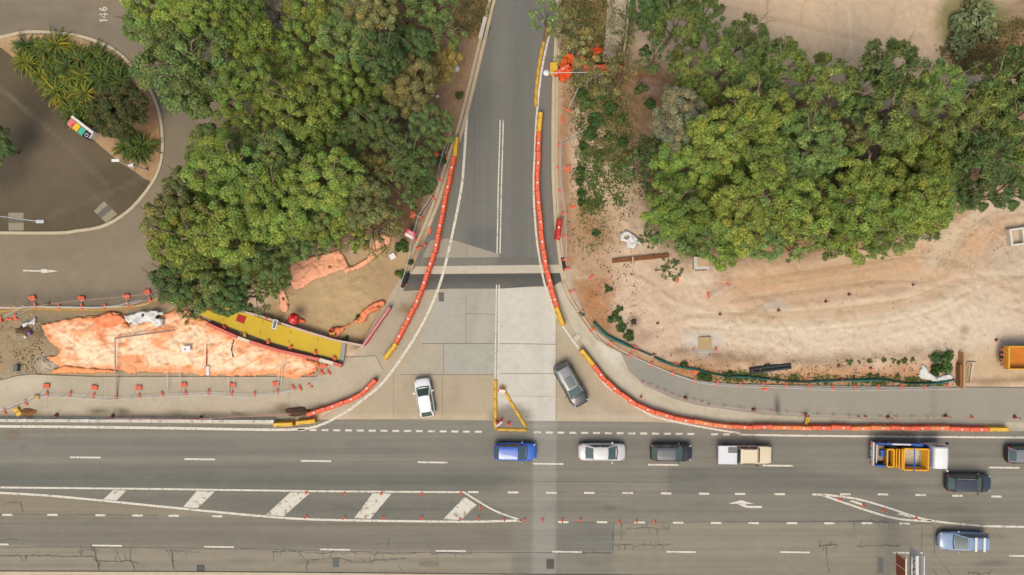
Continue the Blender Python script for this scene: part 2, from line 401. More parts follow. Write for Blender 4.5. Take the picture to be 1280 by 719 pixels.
def tyre_lines():
    r = random.Random(5); out = []
    tracks = [([(860, 402), (960, 408), (1060, 404), (1150, 388), (1230, 352), (1290, 330)], 9), ([(870, 392), (1010, 388), (1130, 374), (1200, 350), (1290, 345)], 8), ([(1180, 340), (1205, 296), (1245, 268), (1290, 262)], 7), ([(960, 346), (1050, 334), (1130, 322), (1190, 326), (1240, 352), (1290, 372)], 5), ([(930, 378), (1040, 364), (1130, 356), (1200, 372), (1290, 400)], 5), ([(1212, 470), (1225, 430), (1250, 390), (1290, 370)], 5), ([(720, 345), (790, 345), (860, 385), (960, 398)], 4), ([(900, 10), (1000, 30), (1110, 60), (1150, 90)], 3), ([(1010, -10), (1000, 40), (1020, 80)], 3), ([(1060, -10), (1064, 70)], 3), ([(1120, -10), (1105, 60)], 3), ([(960, -10), (955, 70)], 2)]
    for pts, n in tracks:
        for k in range(n):
            o = r.uniform(-9, 9); c = A(*((176, 146, 112) if r.random() < .5 else (224, 206, 178)))
            out.append(('line', [(x+r.uniform(-2, 2), y+o+r.uniform(-1.5, 1.5)) for x, y in pts], c, 1.6, 1.6, r.uniform(.25, .5), r.uniform(1.0, 2.6)))
    return out
def ground_z(PX, PY):
    d = np.full(PX.shape, -1e9)
    for p in PAVED: d = np.maximum(d, sdist(PX, PY, p))
    free = np.clip((-d-4)/25, 0, 1)
    bumpy = (fbm(PX/28, PY/28, 5)-.42)*.40+(fbm(PX/7, PY/7, 9)-.5)*.24+(fbm(PX/2.6, PY/2.6, 19, 3)-.5)*.16
    ruts = 0
    for pts, wd in (([(900, 395), (1020, 392), (1140, 378), (1190, 350)], 10), ([(950, 345), (1050, 332), (1130, 318), (1185, 320), (1240, 350)], 8), ([(960, 368), (1060, 352), (1140, 346), (1190, 352)], 6), ([(930, 385), (1040, 372), (1130, 362), (1180, 366)], 5), ([(860, 410), (1000, 420), (1150, 400), (1240, 360)], 6), ([(1165, 330), (1200, 290), (1245, 262), (1285, 258)], 7), ([(1232, 335), (1240, 300), (1262, 282), (1290, 280)], 5)):
        dd = -sdist(PX, PY, spline(pts, 4), False); ruts = ruts-np.exp(-(dd/wd)**2)*.12+np.exp(-((dd-wd*1.6)/(wd*.7))**2)*.09
    trench = -sdist(PX, PY, spline([(830, 440), (960, 452), (1060, 450), (1160, 440), (1205, 425)], 4), False)
    z = (np.maximum(bumpy, -.03)+ruts*.45+np.exp(-((trench)/6)**2)*.25*fbm(PX/8, PY/8, 3))*free
    return np.where(d > -3, -.03, np.maximum(z, -.02))
far = (3, 8, 20, 60, 150, 400, 1000)
m_soil = surf('soil', None, ((.3, .05), (1.6, .07), (7, .10), (30, .16)), bump=.9, bscale=10, speck=((9, .66, A(232, 218, 196), .35), (13, .68, A(110, 86, 62), .5), (40, .64, A(236, 224, 204), .25)))
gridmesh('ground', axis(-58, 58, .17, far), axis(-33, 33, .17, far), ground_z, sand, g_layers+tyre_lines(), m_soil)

# ---------------------------------------------------------------- highway: wear bands run along it
def Lx(pts): return [(x, y) for x, y in pts]
h_layers = [
 ('poly', [(-3000, 540), (3000, 552), (3000, 575), (-3000, 565)], A(126, 124, 115), 8, 2, .6),
 ('poly', [(-3000, 575), (1100, 583), (3000, 590), (3000, 616), (620, 612), (-3000, 608)], A(120, 118, 109), 5, 2, .85),
 ('line', [(-3000, 595), (0, 599), (640, 603), (700, 604)], A(100, 101, 95), 8, 2, .75, 12),
 ('poly', [(650, 583), (834, 584), (834, 617), (620, 615), (640, 600)], A(140, 134, 119), 10, 3, .7),
 ('poly', [(834, 584), (1000, 586), (1060, 592), (1110, 606), (1160, 618), (834, 617)], A(116, 114, 105), 1.5, .8, .7),
 ('poly', [(1000, 586), (1300, 586), (1300, 612), (1150, 612), (1090, 598)], A(142, 136, 121), 6, 2, .7),
 ('poly', [(1150, 620), (1300, 622), (1300, 658), (1200, 654), (1140, 640)], A(128, 124, 112), 6, 3, .6),
 ('poly', [(-20, 610), (580, 615), (652, 650), (480, 651), (320, 644), (100, 622), (-20, 615)], A(124, 121, 110), 2, 1, .9),
 ('line', [(300, 628), (420, 638), (560, 636)], A(108, 107, 99), 10, 6, .5, 14),
 ('poly', [(-3000, 617), (0, 617), (100, 624), (320, 646), (0, 643), (-3000, 642)], A(148, 137, 116), 4, 2, .9),
 ('poly', [(-3000, 643), (0, 645), (640, 655), (640, 686), (0, 682), (-3000, 680)], A(128, 122, 108), 3, 2, .8),
 ('poly', [(-3000, 684), (0, 684), (640, 691), (640, 720), (-3000, 716)], A(152, 142, 124), 3, 2, .9),
 ('poly', [(695, 654), (768, 654), (766, 690), (695, 690)], A(122, 120, 112), 2, 1, .9),
 ('poly', [(768, 655), (3000, 660), (3000, 740), (768, 740)], A(146, 138, 121), 4, 2, .85),
 ('line', [(770, 672), (1000, 674), (1280, 676)], A(152, 143, 126), 6, 3, .6, 12),
 ('poly', [(340, 520), (620, 520), (660, 528), (960, 528), (960, 544), (340, 540)], A(138, 134, 122), 3, 2, .8),
 ('poly', [(667, 515), (695, 515), (694, 760), (664, 760)], A(160, 157, 148), 1.2, .6, .62),
 ('ell', (15, 543, 8, 5), A(130, 104, 78), 4, 3, .5),
]
for _y in (550, 561, 589, 600, 627, 637, 663, 674, 700, 710):
    h_layers.append(('line', [(-3000, _y-14), (0, _y), (640, _y+4), (1280, _y+7), (4000, _y+18)], A(112, 109, 99), 5, 2, .22, 6))
_r = random.Random(3)
for _ in range(26): h_layers.append(('ell', (_r.uniform(0, 1280), _r.choice((556, 595, 632, 668, 704))+_r.uniform(-4, 4), _r.uniform(3, 16), _r.uniform(1.2, 2.6)), A(98, 96, 88), 3, 2, _r.uniform(.25, .6)))
def streaky(PX, PY): return np.full(PX.shape, .012)
m_road = surf('asphalt', None, ((.15, .04), (1.2, .045), (9, .06), (60, .13)), streak=((.02, 1.6, .13), (.05, 6, .07), (.3, .9, .05)), bump=.25, bscale=60)
ys = np.arange(-30.72, -13.5+.01, .12)
xs = axis(-58, 58, .3, far)
gridmesh('highway', xs, ys, streaky, A(134, 129, 117), h_layers, m_road)
# ================================================================ other paved sheets
def sheet(name, pts, z, m, base, layers=(), step=.5, top=None):
    """flat (or raised: top = kerb height) paved place cut into cells so wear colours and painted shade can sit on it"""
    bm = bmesh.new()
    P = [W(x, y).xy for x, y in pts]
    f = bm.faces.new([bm.verts.new((p.x, p.y, z)) for p in P])
    bmesh.ops.triangulate(bm, faces=[f])
    xs_ = [max(min(p.x, 70), -70) for p in P]; ys_ = [max(min(p.y, 45), -45) for p in P]
    for ax, lo, hi in ((0, min(xs_), max(xs_)), (1, min(ys_), max(ys_))):
        k = lo+step
        while k < hi:
            co_ = Vector((k, 0, 0)) if ax == 0 else Vector((0, k, 0)); no = Vector((1, 0, 0)) if ax == 0 else Vector((0, 1, 0))
            bmesh.ops.bisect_plane(bm, geom=bm.verts[:]+bm.edges[:]+bm.faces[:], plane_co=co_, plane_no=no, dist=1e-5); k += step
    if top is not None:
        edges = [e for e in bm.edges if e.is_boundary]
        r = bmesh.ops.extrude_edge_only(bm, edges=edges)
        for v in [g for g in r['geom'] if isinstance(g, bmesh.types.BMVert)]: v.co.z = -.05
    bmesh.ops.recalc_face_normals(bm, faces=bm.faces)
    if sum(f.normal.z for f in bm.faces) < 0: bmesh.ops.reverse_faces(bm, faces=bm.faces)
    me = bpy.data.meshes.new(name); bm.to_mesh(me); bm.free(); me.materials.append(m)
    n = len(me.vertices); V = np.empty(n*3, np.float32); me.vertices.foreach_get('co', V); V = V.reshape(-1, 3)
    C = paint(V[:, 0]/S+640, 359.5-V[:, 1]/S, base, layers)
    a = me.attributes.new('soil', 'FLOAT_COLOR', 'POINT'); c = np.ones((n, 4), np.float32); c[:, :3] = C; a.data.foreach_set('color', c.ravel())
    o = bpy.data.objects.new(name, me); return structure(link(o))
m_side = surf('side_asphalt', None, ((.15, .04), (1.2, .04), (9, .04), (60, .11)), streak=((5, .03, .09),), bump=.25, bscale=60)
m_conc = surf('concrete', None, ((.3, .06), (1.5, .07), (12, .06), (70, .07)), bump=.12, bscale=40, speck=((2.2, .66, A(150, 138, 118), .35),))
m_park = surf('park_asphalt', None, ((.12, .08), (.6, .09), (4, .05), (50, .10)), bump=.25, bscale=60, speck=((14, .74, A(170, 150, 118), .5),))
sheet('car_park', park_poly, .008, m_park, A(138, 125, 105), [
  ('line', [(-20, 330), (60, 345), (190, 320), (260, 200)], A(146, 132, 110), 14, 6, .7, 30),
  ('line', [(-20, 372), (180, 370)], A(118, 108, 92), 8, 4, .6, 12),
  ('line', [(-20, 22), (100, 28), (200, 70), (235, 160)], A(124, 113, 98), 14, 5, .6, 26),
  ('line', [(10, 12), (90, 14), (180, 40)], A(148, 138, 122), 4, 3, .5, 3),
  ('line', [(150, 388), (20, 386)], A(112, 100, 82), 5, 4, .7, 6)])
park_in = [(-400, 100), (-20, 30), (2, 52), (25, 82), (55, 112), (95, 152), (135, 188), (150, 204), (186, 222), (188, 228), (176, 245), (160, 262), (140, 275), (122, 283), (95, 288), (60, 290), (-400, 290)]
sheet('parking_bay', park_in, .012, m_park, A(98, 86, 66), [
  ('ell', (75, 215, 70, 40), A(112, 99, 78), 20, 10, .8), ('ell', (20, 240, 60, 24), A(106, 94, 72), 14, 8, .8), ('ell', (50, 125, 34, 26), A(76, 66, 50), 12, 8, .8),  # last ellipse paints the island plants' shadow into the asphalt colour
  ('ell', (150, 225, 40, 20), A(88, 78, 60), 10, 6, .7), ('line', [(0, 110), (75, 175), (135, 232)], A(122, 110, 94), 2.5, 1.5, .8, 2.5),
  ('line', [(60, 272), (120, 248), (180, 222)], A(120, 110, 96), 3, 2, .7, 3), ('ell', (10, 210, 30, 26), A(74, 66, 54), 10, 8, .7)])  # last ellipse paints the shade beside the left-edge tree into the colour
sheet('side_road', side_poly, .016, m_side, A(124, 122, 114), [
  ('line', [(660, -100), (652, 80), (648, 320)], A(112, 111, 106), 12, 3, .8, 22), ('line', [(640, -100), (606, 120), (590, 300)], A(114, 113, 107), 10, 3, .6, 14),
  ('line', [(628, -100), (622, 100)], A(136, 132, 122), 8, 3, .5, 10), ('poly', [(676, 40), (700, 40), (700, 330), (684, 330), (672, 200)], A(126, 120, 112), 5, 2, .8),
  ('poly', [(584, 285), (623, 285), (623, 322), (586, 306)], A(104, 106, 104), 6, 2, .7)])
sheet('concrete_apron', apron_poly, .020, m_conc, A(186, 172, 150), [
  ('poly', [(440, 470), (530, 430), (622, 462), (622, 530), (440, 530)], A(180, 164, 138), 5, 3, .8), ('poly', [(695, 400), (790, 480), (830, 530), (695, 530)], A(184, 168, 142), 3, 2, .9),
  ('poly', [(500, 355), (560, 355), (520, 440), (455, 452)], A(176, 164, 142), 5, 3, .8), ('line', [(560, 525), (570, 480), (585, 420), (600, 340)], A(150, 138, 116), 8, 4, .35, 7), ('line', [(500, 520), (520, 470), (555, 410), (580, 340)], A(150, 138, 116), 8, 4, .3, 7), ('line', [(790, 524), (735, 490), (690, 430), (664, 340)], A(150, 138, 116), 9, 4, .4, 8), ('line', [(740, 524), (705, 500), (664, 440), (650, 340)], A(150, 138, 116), 9, 4, .35, 8), ('ell', (507, 386, 10, 8), A(140, 112, 88), 4, 4, .8),
  ('line', [(420, 521), (610, 522)], A(206, 186, 152), 4, 3, .7, 4), ('line', [(700, 521), (815, 523)], A(204, 190, 166), 4, 3, .7, 5), ('ell', (640, 522, 24, 12), A(120, 112, 98), 4, 3, .8)])
def slab(pts, c, layers=(), name='concrete_slab', z=.026, m=None): return sheet(name, pts, z, m or m_conc, c, layers)
slab([(622, 356), (692, 360), (695, 372), (695, 526), (622, 526)], A(206, 200, 188), [('ell', (640, 520, 26, 14), A(128, 118, 104), 4, 3, .85), ('line', [(672, 360), (676, 520)], A(196, 190, 178), 6, 3, .6, 8)])
slab([(562, 361), (621, 357), (621, 429), (540, 429), (527, 429), (548, 372)], A(176, 170, 156), [('line', [(605, 360), (600, 430)], A(190, 182, 168), 8, 4, .6, 10), ('line', [(600, 360), (585, 430)], A(156, 148, 130), 8, 4, .4, 7)])
slab([(555, 430), (621, 430), (621, 468), (554, 468)], A(174, 170, 157))
slab([(529, 430), (554, 430), (554, 468), (500, 468)], A(178, 168, 148))
slab([(538, 301), (560, 298), (624, 318), (624, 322), (528, 322)], A(164, 156, 140), z=.026)
slab([(520, 333), (699, 331), (700, 341), (512, 342)], A(196, 186, 166), z=.026)
slab([(523, 322.5), (697, 321), (699, 331), (519, 332.5)], A(128, 124, 114), [('poly', [(622, 318), (690, 318), (690, 334), (622, 334)], A(112, 110, 104), 2, 1, .8)], 'asphalt_patch', .030, m_side)
slab([(511, 343), (700, 341.5), (703, 356), (625, 361), (562, 361), (504, 364)], A(96, 95, 91), [('poly', [(500, 356), (640, 352), (640, 370), (500, 370)], A(112, 108, 100), 3, 2, .7), ('line', [(505, 347), (700, 346)], A(78, 78, 76), 4, 2, .7, 6)], 'asphalt_patch', .030, m_side)
sheet('garden_bed', [(-40, 60), (0, 48), (40, 43), (92, 46), (126, 56), (148, 68), (166, 86), (181, 105), (192, 126), (199, 152), (201, 185), (198, 207), (189, 227), (180, 223), (168, 214), (150, 203), (124, 181), (95, 152), (82, 135), (62, 112), (40, 92), (22, 76), (2, 60)], .06, surf('bed_soil', None, ((.8, .12), (5, .14), (22, .16)), bump=.8, bscale=16), A(178, 146, 110), [('ell', (188, 150, 13, 55), A(160, 116, 80), 6, 6, .7), ('poly', [(40, 62), (130, 74), (170, 120), (176, 190), (120, 160), (70, 105)], A(96, 78, 50), 10, 6, .8), ('line', [(0, 54), (40, 47), (100, 50)], A(206, 172, 132), 4, 3, .6, 4)], top=1)
# footpaths and kerb-side bands are raised
sheet('footpath', foot_l, .10, m_conc, A(190, 176, 152), [
  ('line', [(0, 517), (130, 519), (345, 517), (400, 508)], A(140, 126, 104), 3, 3, .75, 5), ('ell', (125, 514, 14, 3), A(92, 84, 64), 2, 2, .9), ('ell', (152, 515, 9, 2.5), A(96, 88, 66), 2, 2, .9), ('ell', (230, 516, 22, 2.5), A(96, 88, 66), 2, 2, .8), ('ell', (300, 517, 14, 3), A(90, 84, 64), 2, 2, .8), ('ell', (370, 512, 22, 6), A(116, 96, 72), 3, 4, .85),
  ('ell', (30, 480, 30, 10), A(206, 194, 172), 8, 5, .7), ('line', [(70, 473), (200, 473)], A(174, 160, 136), 4, 3, .6, 6)], top=1)
sheet('footpath', foot_r, .10, surf('path_asphalt', None, ((.3, .05), (1.5, .05), (14, .05), (70, .08)), bump=.15, bscale=50), A(158, 151, 137), [
  ('ell', (830, 470, 40, 20), A(148, 146, 136), 14, 6, .7), ('line', [(960, 516), (1280, 526)], A(168, 160, 144), 4, 3, .6, 5), ('line', [(975, 482), (971, 516)], A(84, 82, 76), 1, .4, .9, 4), ('line', [(1166, 484), (1166, 522)], A(136, 130, 118), 1, .4, .7, 1.4)], top=1)
sheet('kerb_band', band_r, .085, m_conc, A(200, 188, 166), [('line', [(720, 398), (742, 428), (776, 452), (800, 478), (850, 505), (960, 519), (1280, 529)], A(182, 168, 144), 2, 1, .7, 4), ('poly', [(742, 425), (776, 440), (772, 462), (756, 450)], A(214, 206, 190), 2, 1, .9), ('poly', [(940, 526), (1280, 533), (1280, 540), (940, 540)], A(150, 138, 118), 2, 2, .8)], top=1)
def kerb(pts, wd=.32, h=.12, c=A(196, 180, 152), name='kerb'):
    m = surf('kerb_concrete', A(198, 182, 154), ((.5, .08), (3, .10), (20, .08)), bump=.15)
    w_ = resample(spline(pts, 6), .8); mb = MB(); L = []
    for i, p in enumerate(w_):
        a = w_[max(i-1, 0)]; b = w_[min(i+1, len(w_)-1)]; d = (b-a).normalized(); n = Vector((-d.y, d.x))
        L.append([mb.bm.verts.new((p.x+n.x*o*wd, p.y+n.y*o*wd, z)) for o, z in ((-.5, -.05), (-.5, h), (.5, h), (.5, -.05))])
    for a, b in zip(L, L[1:]):
        for k in range(3): mb._f([a[k], a[k+1], b[k+1], b[k]])
    return structure(mb.build(name, m))
off = lambda pts, dx, dy=0: [(x+dx, y+dy) for x, y in pts]
kerb(off(SIDE_L[:9], -3), .30); kerb(off(SIDE_L[:10], -8.5), .28, .10, )
kerb(off(SIDE_R, 2.5), .34); kerb(off(SIDE_R[2:], 6.5), .20, .11)
kerb([(-120, 290), (60, 291.5), (95, 289), (124, 284.5), (142, 277), (162, 263), (178, 246), (191, 228), (200, 208), (203.5, 185), (201.5, 152), (194, 125), (182, 103), (166, 84), (148, 66), (126, 54), (92, 44), (40, 40), (10, 45), (-20, 52)], .30, .11)
kerb([(-120, 385), (60, 385), (150, 384), (178, 381), (196, 374), (212, 366)], .22, .12)
kerb([(-700, 523), (0, 524.4), (200, 526.5), (345, 528.6)], .30, .13)
kerb([(-700, 714.5), (0, 716), (300, 717), (640, 720), (1280, 725)], .34, .14)
structure(sheet('median_strip', [(-700, 718), (0, 718), (640, 722), (1280, 727), (1900, 730), (1900, 760), (-700, 752)], .09, m_conc, A(176, 150, 118)))
# edge of the concrete footpath beside the dirt
kerb([(705, 352), (714, 374), (729, 396), (752, 428), (775, 440)], .16, .14); 
# ---------------------------------------------------------------- painted markings
m_paint = surf('road_paint', A(226, 218, 202), ((1, .05), (8, .08)), bump=.1, speck=((5, .57, A(150, 142, 126), .6), (1.3, .62, A(150, 142, 126), .5)))
ZM = .036
def lines(defs, name='lane_marking', z=ZM, m=None):
    mb = MB()
    for pts, wd in defs: mb.ribbon([W(*p) for p in pts], wd, z)
    return structure(mb.build(name, m or m_paint))
edge_l = spline([(-300, 533), (0, 533), (200, 535), (320, 537), (372, 536.5), (400, 531.5), (430, 516.5), (453, 500), (477, 480), (502, 447), (527, 407), (547, 363), (560, 317), (576, 240), (580, 200), (584, 140)])
edge_r = spline([(700, -60), (697, 5), (690, 30), (678, 83), (671, 143), (668, 200), (667, 240), (670, 290), (675, 327), (683, 363), (697, 397), (717, 427), (737, 453), (756, 480), (783, 500), (806, 515), (826, 523), (873, 533), (922, 541), (960, 544), (1280, 547), (1700, 549)])
lines([(edge_l, .26), (edge_r, .20)])
lines([([(625.3, 150), (622.7, 240), (621.3, 317)], .12), ([(629.2, 150), (626.6, 240), (625, 317)], .12), ([(620.7, 356), (618.7, 474)], .12), ([(624.2, 356), (622, 474)], .12)])
D = []
for i in range(37):
    x = 372.5+14.75*i; y = 537.3+(x-372)*.0106
    if 612 < x+4 < 660: continue
    if i == 34: continue
    D.append(([(x, y), (x+8.6, y+.08)], .20))
lines(D)
D = []
for x, y in ((88, 571.5), (231, 573.8), (376, 576), (522, 577.7), (666, 579.5), (810, 580.8), (953, 581.8), (1095, 582), (1236, 584.3), (-58, 569.6), (1382, 586)): D.append(([(x, y), (x+38, y+.5)], .17))
for x, y in ((115.6, 681.7), (255.5, 683.4), (400, 686.7), (545, 688.4), (690, 689.5), (833, 689.6), (975, 690), (1116, 690.7), (1261, 694.7), (-26, 680)): D.append(([(x, y), (x+37, y+.5)], .17))
for x, y in ((682.5, 615.9), (730, 616), (778, 616.2), (826, 616.7), (873.5, 617), (918.5, 617.3), (968, 617.6), (1050, 617.8), (1097, 618), (1144, 618.6), (1190, 619.6), (1239, 620.6), (585, 615), (635, 615.5)): D.append(([(x, y), (x+13, y+.1)], .20))
for x, y in ((3, 643.5), (59.5, 643.5), (119.5, 644), (165.5, 644.3), (211, 644.6), (265, 645.3), (697.5, 652.5), (746, 652.6), (793, 653), (841, 653.3), (888.6, 653.6), (935.5, 653.8), (983, 653.9), (1030, 654), (1077, 654), (1124, 654.3)): D.append(([(x, y), (x+13, y+.1)], .20))
lines(D)
low = spline([(-300, 604), (0, 616), (100, 623), (200, 633), (320, 644.5), (386, 649), (480, 651), (586, 652), (652, 650.5)])
lines([([(-300, 606), (0, 609.3), (195, 611.2), (400, 614), (580, 615.2)], .18), (low, .22), (spline([(580, 615.2), (592, 623), (620, 639), (652, 650.5)]), .18)])
mb = MB()
for q in ([(129.6, 624), (146, 625.4), (158, 613.2), (142, 612.4)], [(229, 633.8), (247.6, 635.2), (268.5, 614.4), (246, 613.8)], [(332.6, 643.6), (355, 645.2), (388, 615.8), (363, 615.4)], [(443, 647.4), (463, 648.6), (489.5, 617), (466, 616.4)], [(554, 649), (576, 650), (596, 631), (581, 621)]):
    mb.poly([W(*p)+Vector((0, 0, ZM)) for p in q[::-1]])
structure(mb.build('chevron_marking', surf('chevron_paint', A(216, 210, 196), ((1, .05), (8, .08)), bump=.1, speck=((1.7, .57, A(150, 128, 100), .7), (5, .62, A(150, 142, 126), .5)))))
lines([(spline([(1028, 618), (1070, 623.5), (1109.6, 634.5), (1139.5, 644.5), (1166, 651), (1216, 656.3), (1280, 658.5), (1700, 664)]), .2), (spline([(1028, 619), (1060, 630), (1093, 641), (1126, 649), (1164, 651.5)]), .2), ([(1015, 618), (1028, 618.3)], .2)])
mb = MB()
for q in ([(1061, 626.5), (1079, 632.5), (1081, 630), (1066, 625.5)], [(1121, 642.5), (1138, 647), (1139, 645), (1126, 641.5)]): mb.poly([W(*p)+Vector((0, 0, ZM)) for p in q])
structure(mb.build('lane_marking', m_paint))
def arrow(polys, name='arrow_marking'):
    mb = MB()
    for q in polys: mb.poly([W(*p)+Vector((0, 0, ZM)) for p in q])
    return structure(mb.build(name, m_paint))
arrow([[(910, 629.6), (926, 625), (942, 629.8), (931, 630)], [(921, 629.4), (930.5, 629.6), (934, 632.2), (930, 634)], [(930, 634), (934, 632.2), (952, 632.4), (952, 634.9), (936, 635)]])
arrow([[(29, 337.4), (52, 338.2), (52, 339.8), (29, 339.2)], [(51.5, 335.8), (73.5, 339), (51.5, 341.8)]])
# 146 painted on the car park, reading up the picture
mb = MB(); zt = .022
def stroke(pts, wd=.12): mb.ribbon([W(*p) for p in pts], wd, zt)
stroke([(134.5, 25.5), (124, 25.5), (126.5, 27)])
stroke([(134.5, 18), (124, 18), (131, 22.5), (131, 16)])
stroke([(124.5, 10.5), (128, 13), (132, 13), (134, 11.3), (132, 9.5), (129.5, 9.8), (128.8, 11.6), (130, 13)])
structure(mb.build('number_marking', m_paint, normals=False))
# joints, crack sealing, covers
m_seal = mat('crack_sealant', A(84, 84, 79), .6, var=.2)
def crack(pts, wd=.07, jit=1.2, br=0, seed=0):
    r = random.Random(seed); out = []
    for (x1, y1), (x2, y2) in zip(pts, pts[1:]):
        n = max(2, int(math.hypot(x2-x1, y2-y1)/4))
        for k in range(n): t = k/n; out.append((x1+(x2-x1)*t+r.uniform(-jit, jit)*.5, y1+(y2-y1)*t+r.uniform(-jit, jit)*.5))
    out.append(pts[-1]); wd *= .72; br = int(br*.7); res = [(out, [wd*r.uniform(.3, 1.6) for _ in out])]
    for _ in range(br):
        a = r.choice(out); L = r.uniform(4, 11); an = r.choice((1, -1))*r.uniform(.6, 2.4); b = (a[0]+math.cos(an)*L*.5, a[1]+math.sin(an)*L)
        res.append(([a, ((a[0]+b[0])/2+r.uniform(-1, 1), (a[1]+b[1])/2), b], wd*.7))
    return res
CR = []
CR += crack([(3, 685), (60, 683.5), (120, 684), (160, 684.5), (320, 686), (480, 690.5), (560, 690.8), (640, 691), (700, 691), (766, 691)], .06, .5, 8, 1)
CR += crack([(0, 695), (50, 694.5), (90, 695.5), (116, 695)], .12, 1.2, 6, 2)+crack([(118, 684), (121, 700), (124, 714)], .16, 1.5, 5, 3)+crack([(120, 701), (145, 702), (162, 700.5), (172, 704)], .12, 1.2, 3, 4)+crack([(163, 686), (163, 700), (168, 712)], .13, 1.5, 4, 5)+crack([(144, 686), (152, 703)], .06, 1, 1, 6)+crack([(214, 687), (218, 712)], .13, 1.2, 3, 7)
CR += crack([(100, 688), (124, 688)], .1, 3, 8, 8)+crack([(206, 688), (250, 690)], .08, 2, 6, 9)
CR += crack([(340, 690), (372, 689), (384, 702), (383, 718)], .12, 1.6, 5, 10)+crack([(384, 700), (420, 698), (450, 703), (480, 700), (508, 698)], .10, 2.5, 12, 11)+crack([(372, 690), (440, 692), (520, 692)], .08, 3, 14, 12)+crack([(540, 692), (590, 692)], .08, 2.5, 10, 13)+crack([(342, 690), (342, 702)], .08, 1, 0, 14)+crack([(484, 686), (486, 672)], .05, 1, 2, 15)+crack([(498, 706), (506, 719)], .08, 1, 1, 16)
CR += crack([(0, 643), (40, 643), (80, 643.5), (160, 643.8), (200, 644)], .06, .5, 5, 17)+crack([(5, 631), (14, 628), (26, 629), (29, 642)], .07, 1, 3, 18)
CR += crack([(767, 653), (766, 690)], .10, .8, 3, 19)+crack([(776, 654), (777, 676)], .07, 1, 2, 20)+crack([(784, 660), (836, 661)], .08, 3, 14, 21)+crack([(768, 681), (800, 682), (838, 680)], .10, 3, 14, 22)+crack([(698, 691), (764, 692)], .07, 1, 3, 23)
CR += crack([(1022, 681), (1045, 680)], .1, 5, 12, 24)+crack([(1032, 684), (1034, 700), (1036, 716)], .09, 1.2, 2, 25)+crack([(1070, 683), (1100, 682), (1126, 682)], .08, 2, 7, 26)+crack([(1060, 652), (1084, 651), (1110, 653)], .08, 3, 12, 27)+crack([(1152.5, 657), (1152, 692)], .06, .2, 0, 28)+crack([(1167, 657), (1168, 692), (1190, 720)], .08, .4, 0, 29)+crack([(1165, 710), (1172, 720)], .06, .4, 0, 30)+crack([(1212, 716), (1236, 717)], .1, 4, 9, 31)+crack([(860, 609), (832, 602)], .03, .4, 0, 32)
CR += crack([(695, 653.5), (960, 652)], .05, .4, 3, 33)+crack([(640, 601.5), (830, 603)], .04, .5, 2, 34)+crack([(960, 652), (1060, 651.8), (1166, 655)], .05, .4, 3, 35)+crack([(0, 676), (14, 673), (24, 675)], .05, 1, 1, 36)+crack([(1246, 662), (1253, 676)], .05, .6, 0, 37)
lines(CR, 'crack_sealing', .030, m_seal)
mj = mat('joint_dark', A(128, 118, 102), .9)
lines([([(527, 429.5), (622, 429.5)], .06), ([(554.5, 430), (554.5, 468)], .05), ([(500, 468.3), (622, 468.3)], .06), ([(582, 392), (620, 393)], .05), ([(582.5, 366), (582.5, 429)], .04), ([(625, 429.5), (695, 430.5)], .06), ([(625, 467), (695, 467)], .05), ([(695, 372), (695, 526)], .05), ([(621.6, 356), (621.6, 526)], .05), ([(583, 306), (583, 322)], .04), ([(553, 470), (553, 522)], .04), ([(492, 468), (492, 523)], .03), ([(625, 495), (695, 495.5)], .03)], 'pavement_joint', .033, mj)
mf = mat('path_joint', A(150, 138, 116), .9)
lines([([(60, 470), (60.5, 510)], .03), ([(362, 472), (362.5, 512)], .04), ([(130, 472), (130, 512)], .025), ([(265, 472), (265, 512)], .025)], 'pavement_joint', .104, mf)
# dark cover plates and patches in the road
for (x0, y0, x1, y1, c) in ((683, 699, 692.5, 711, (92, 90, 84)), (246, 706, 256, 716, (92, 94, 92)), (548.5, 365.5, 555, 377, (104, 104, 100)), (1097, 697, 1104, 716, (112, 112, 106)), (416, 697, 424, 709, (104, 106, 102)), (524, 703, 549, 708, (128, 124, 114))):
    mb = MB(); mb.poly([W(*p)+Vector((0, 0, .033)) for p in ((x0, y1), (x1, y1), (x1, y0), (x0, y0))]); structure(mb.build('utility_cover' if x1-x0 < 9.8 else 'asphalt_patch', surf('cover%d' % x0, A(*c), bump=.4)))
# grey concrete pads in the parking bay
def pad(pts, stripe):
    o = slab(pts, A(156, 144, 122), (), 'concrete_pad', .020); 
    s = slab(stripe, A(112, 106, 96), (), 'concrete_pad', .026); return o
pad([(10.5, 266), (29.5, 266), (30, 288), (11, 288.5)], [(10.8, 273), (29.8, 273), (29.9, 279), (10.9, 279)])
pad([(117.5, 264), (130, 251.5), (147, 268), (132.5, 278.5)], [(121.5, 268), (134.5, 256), (140, 261.5), (127, 273)])
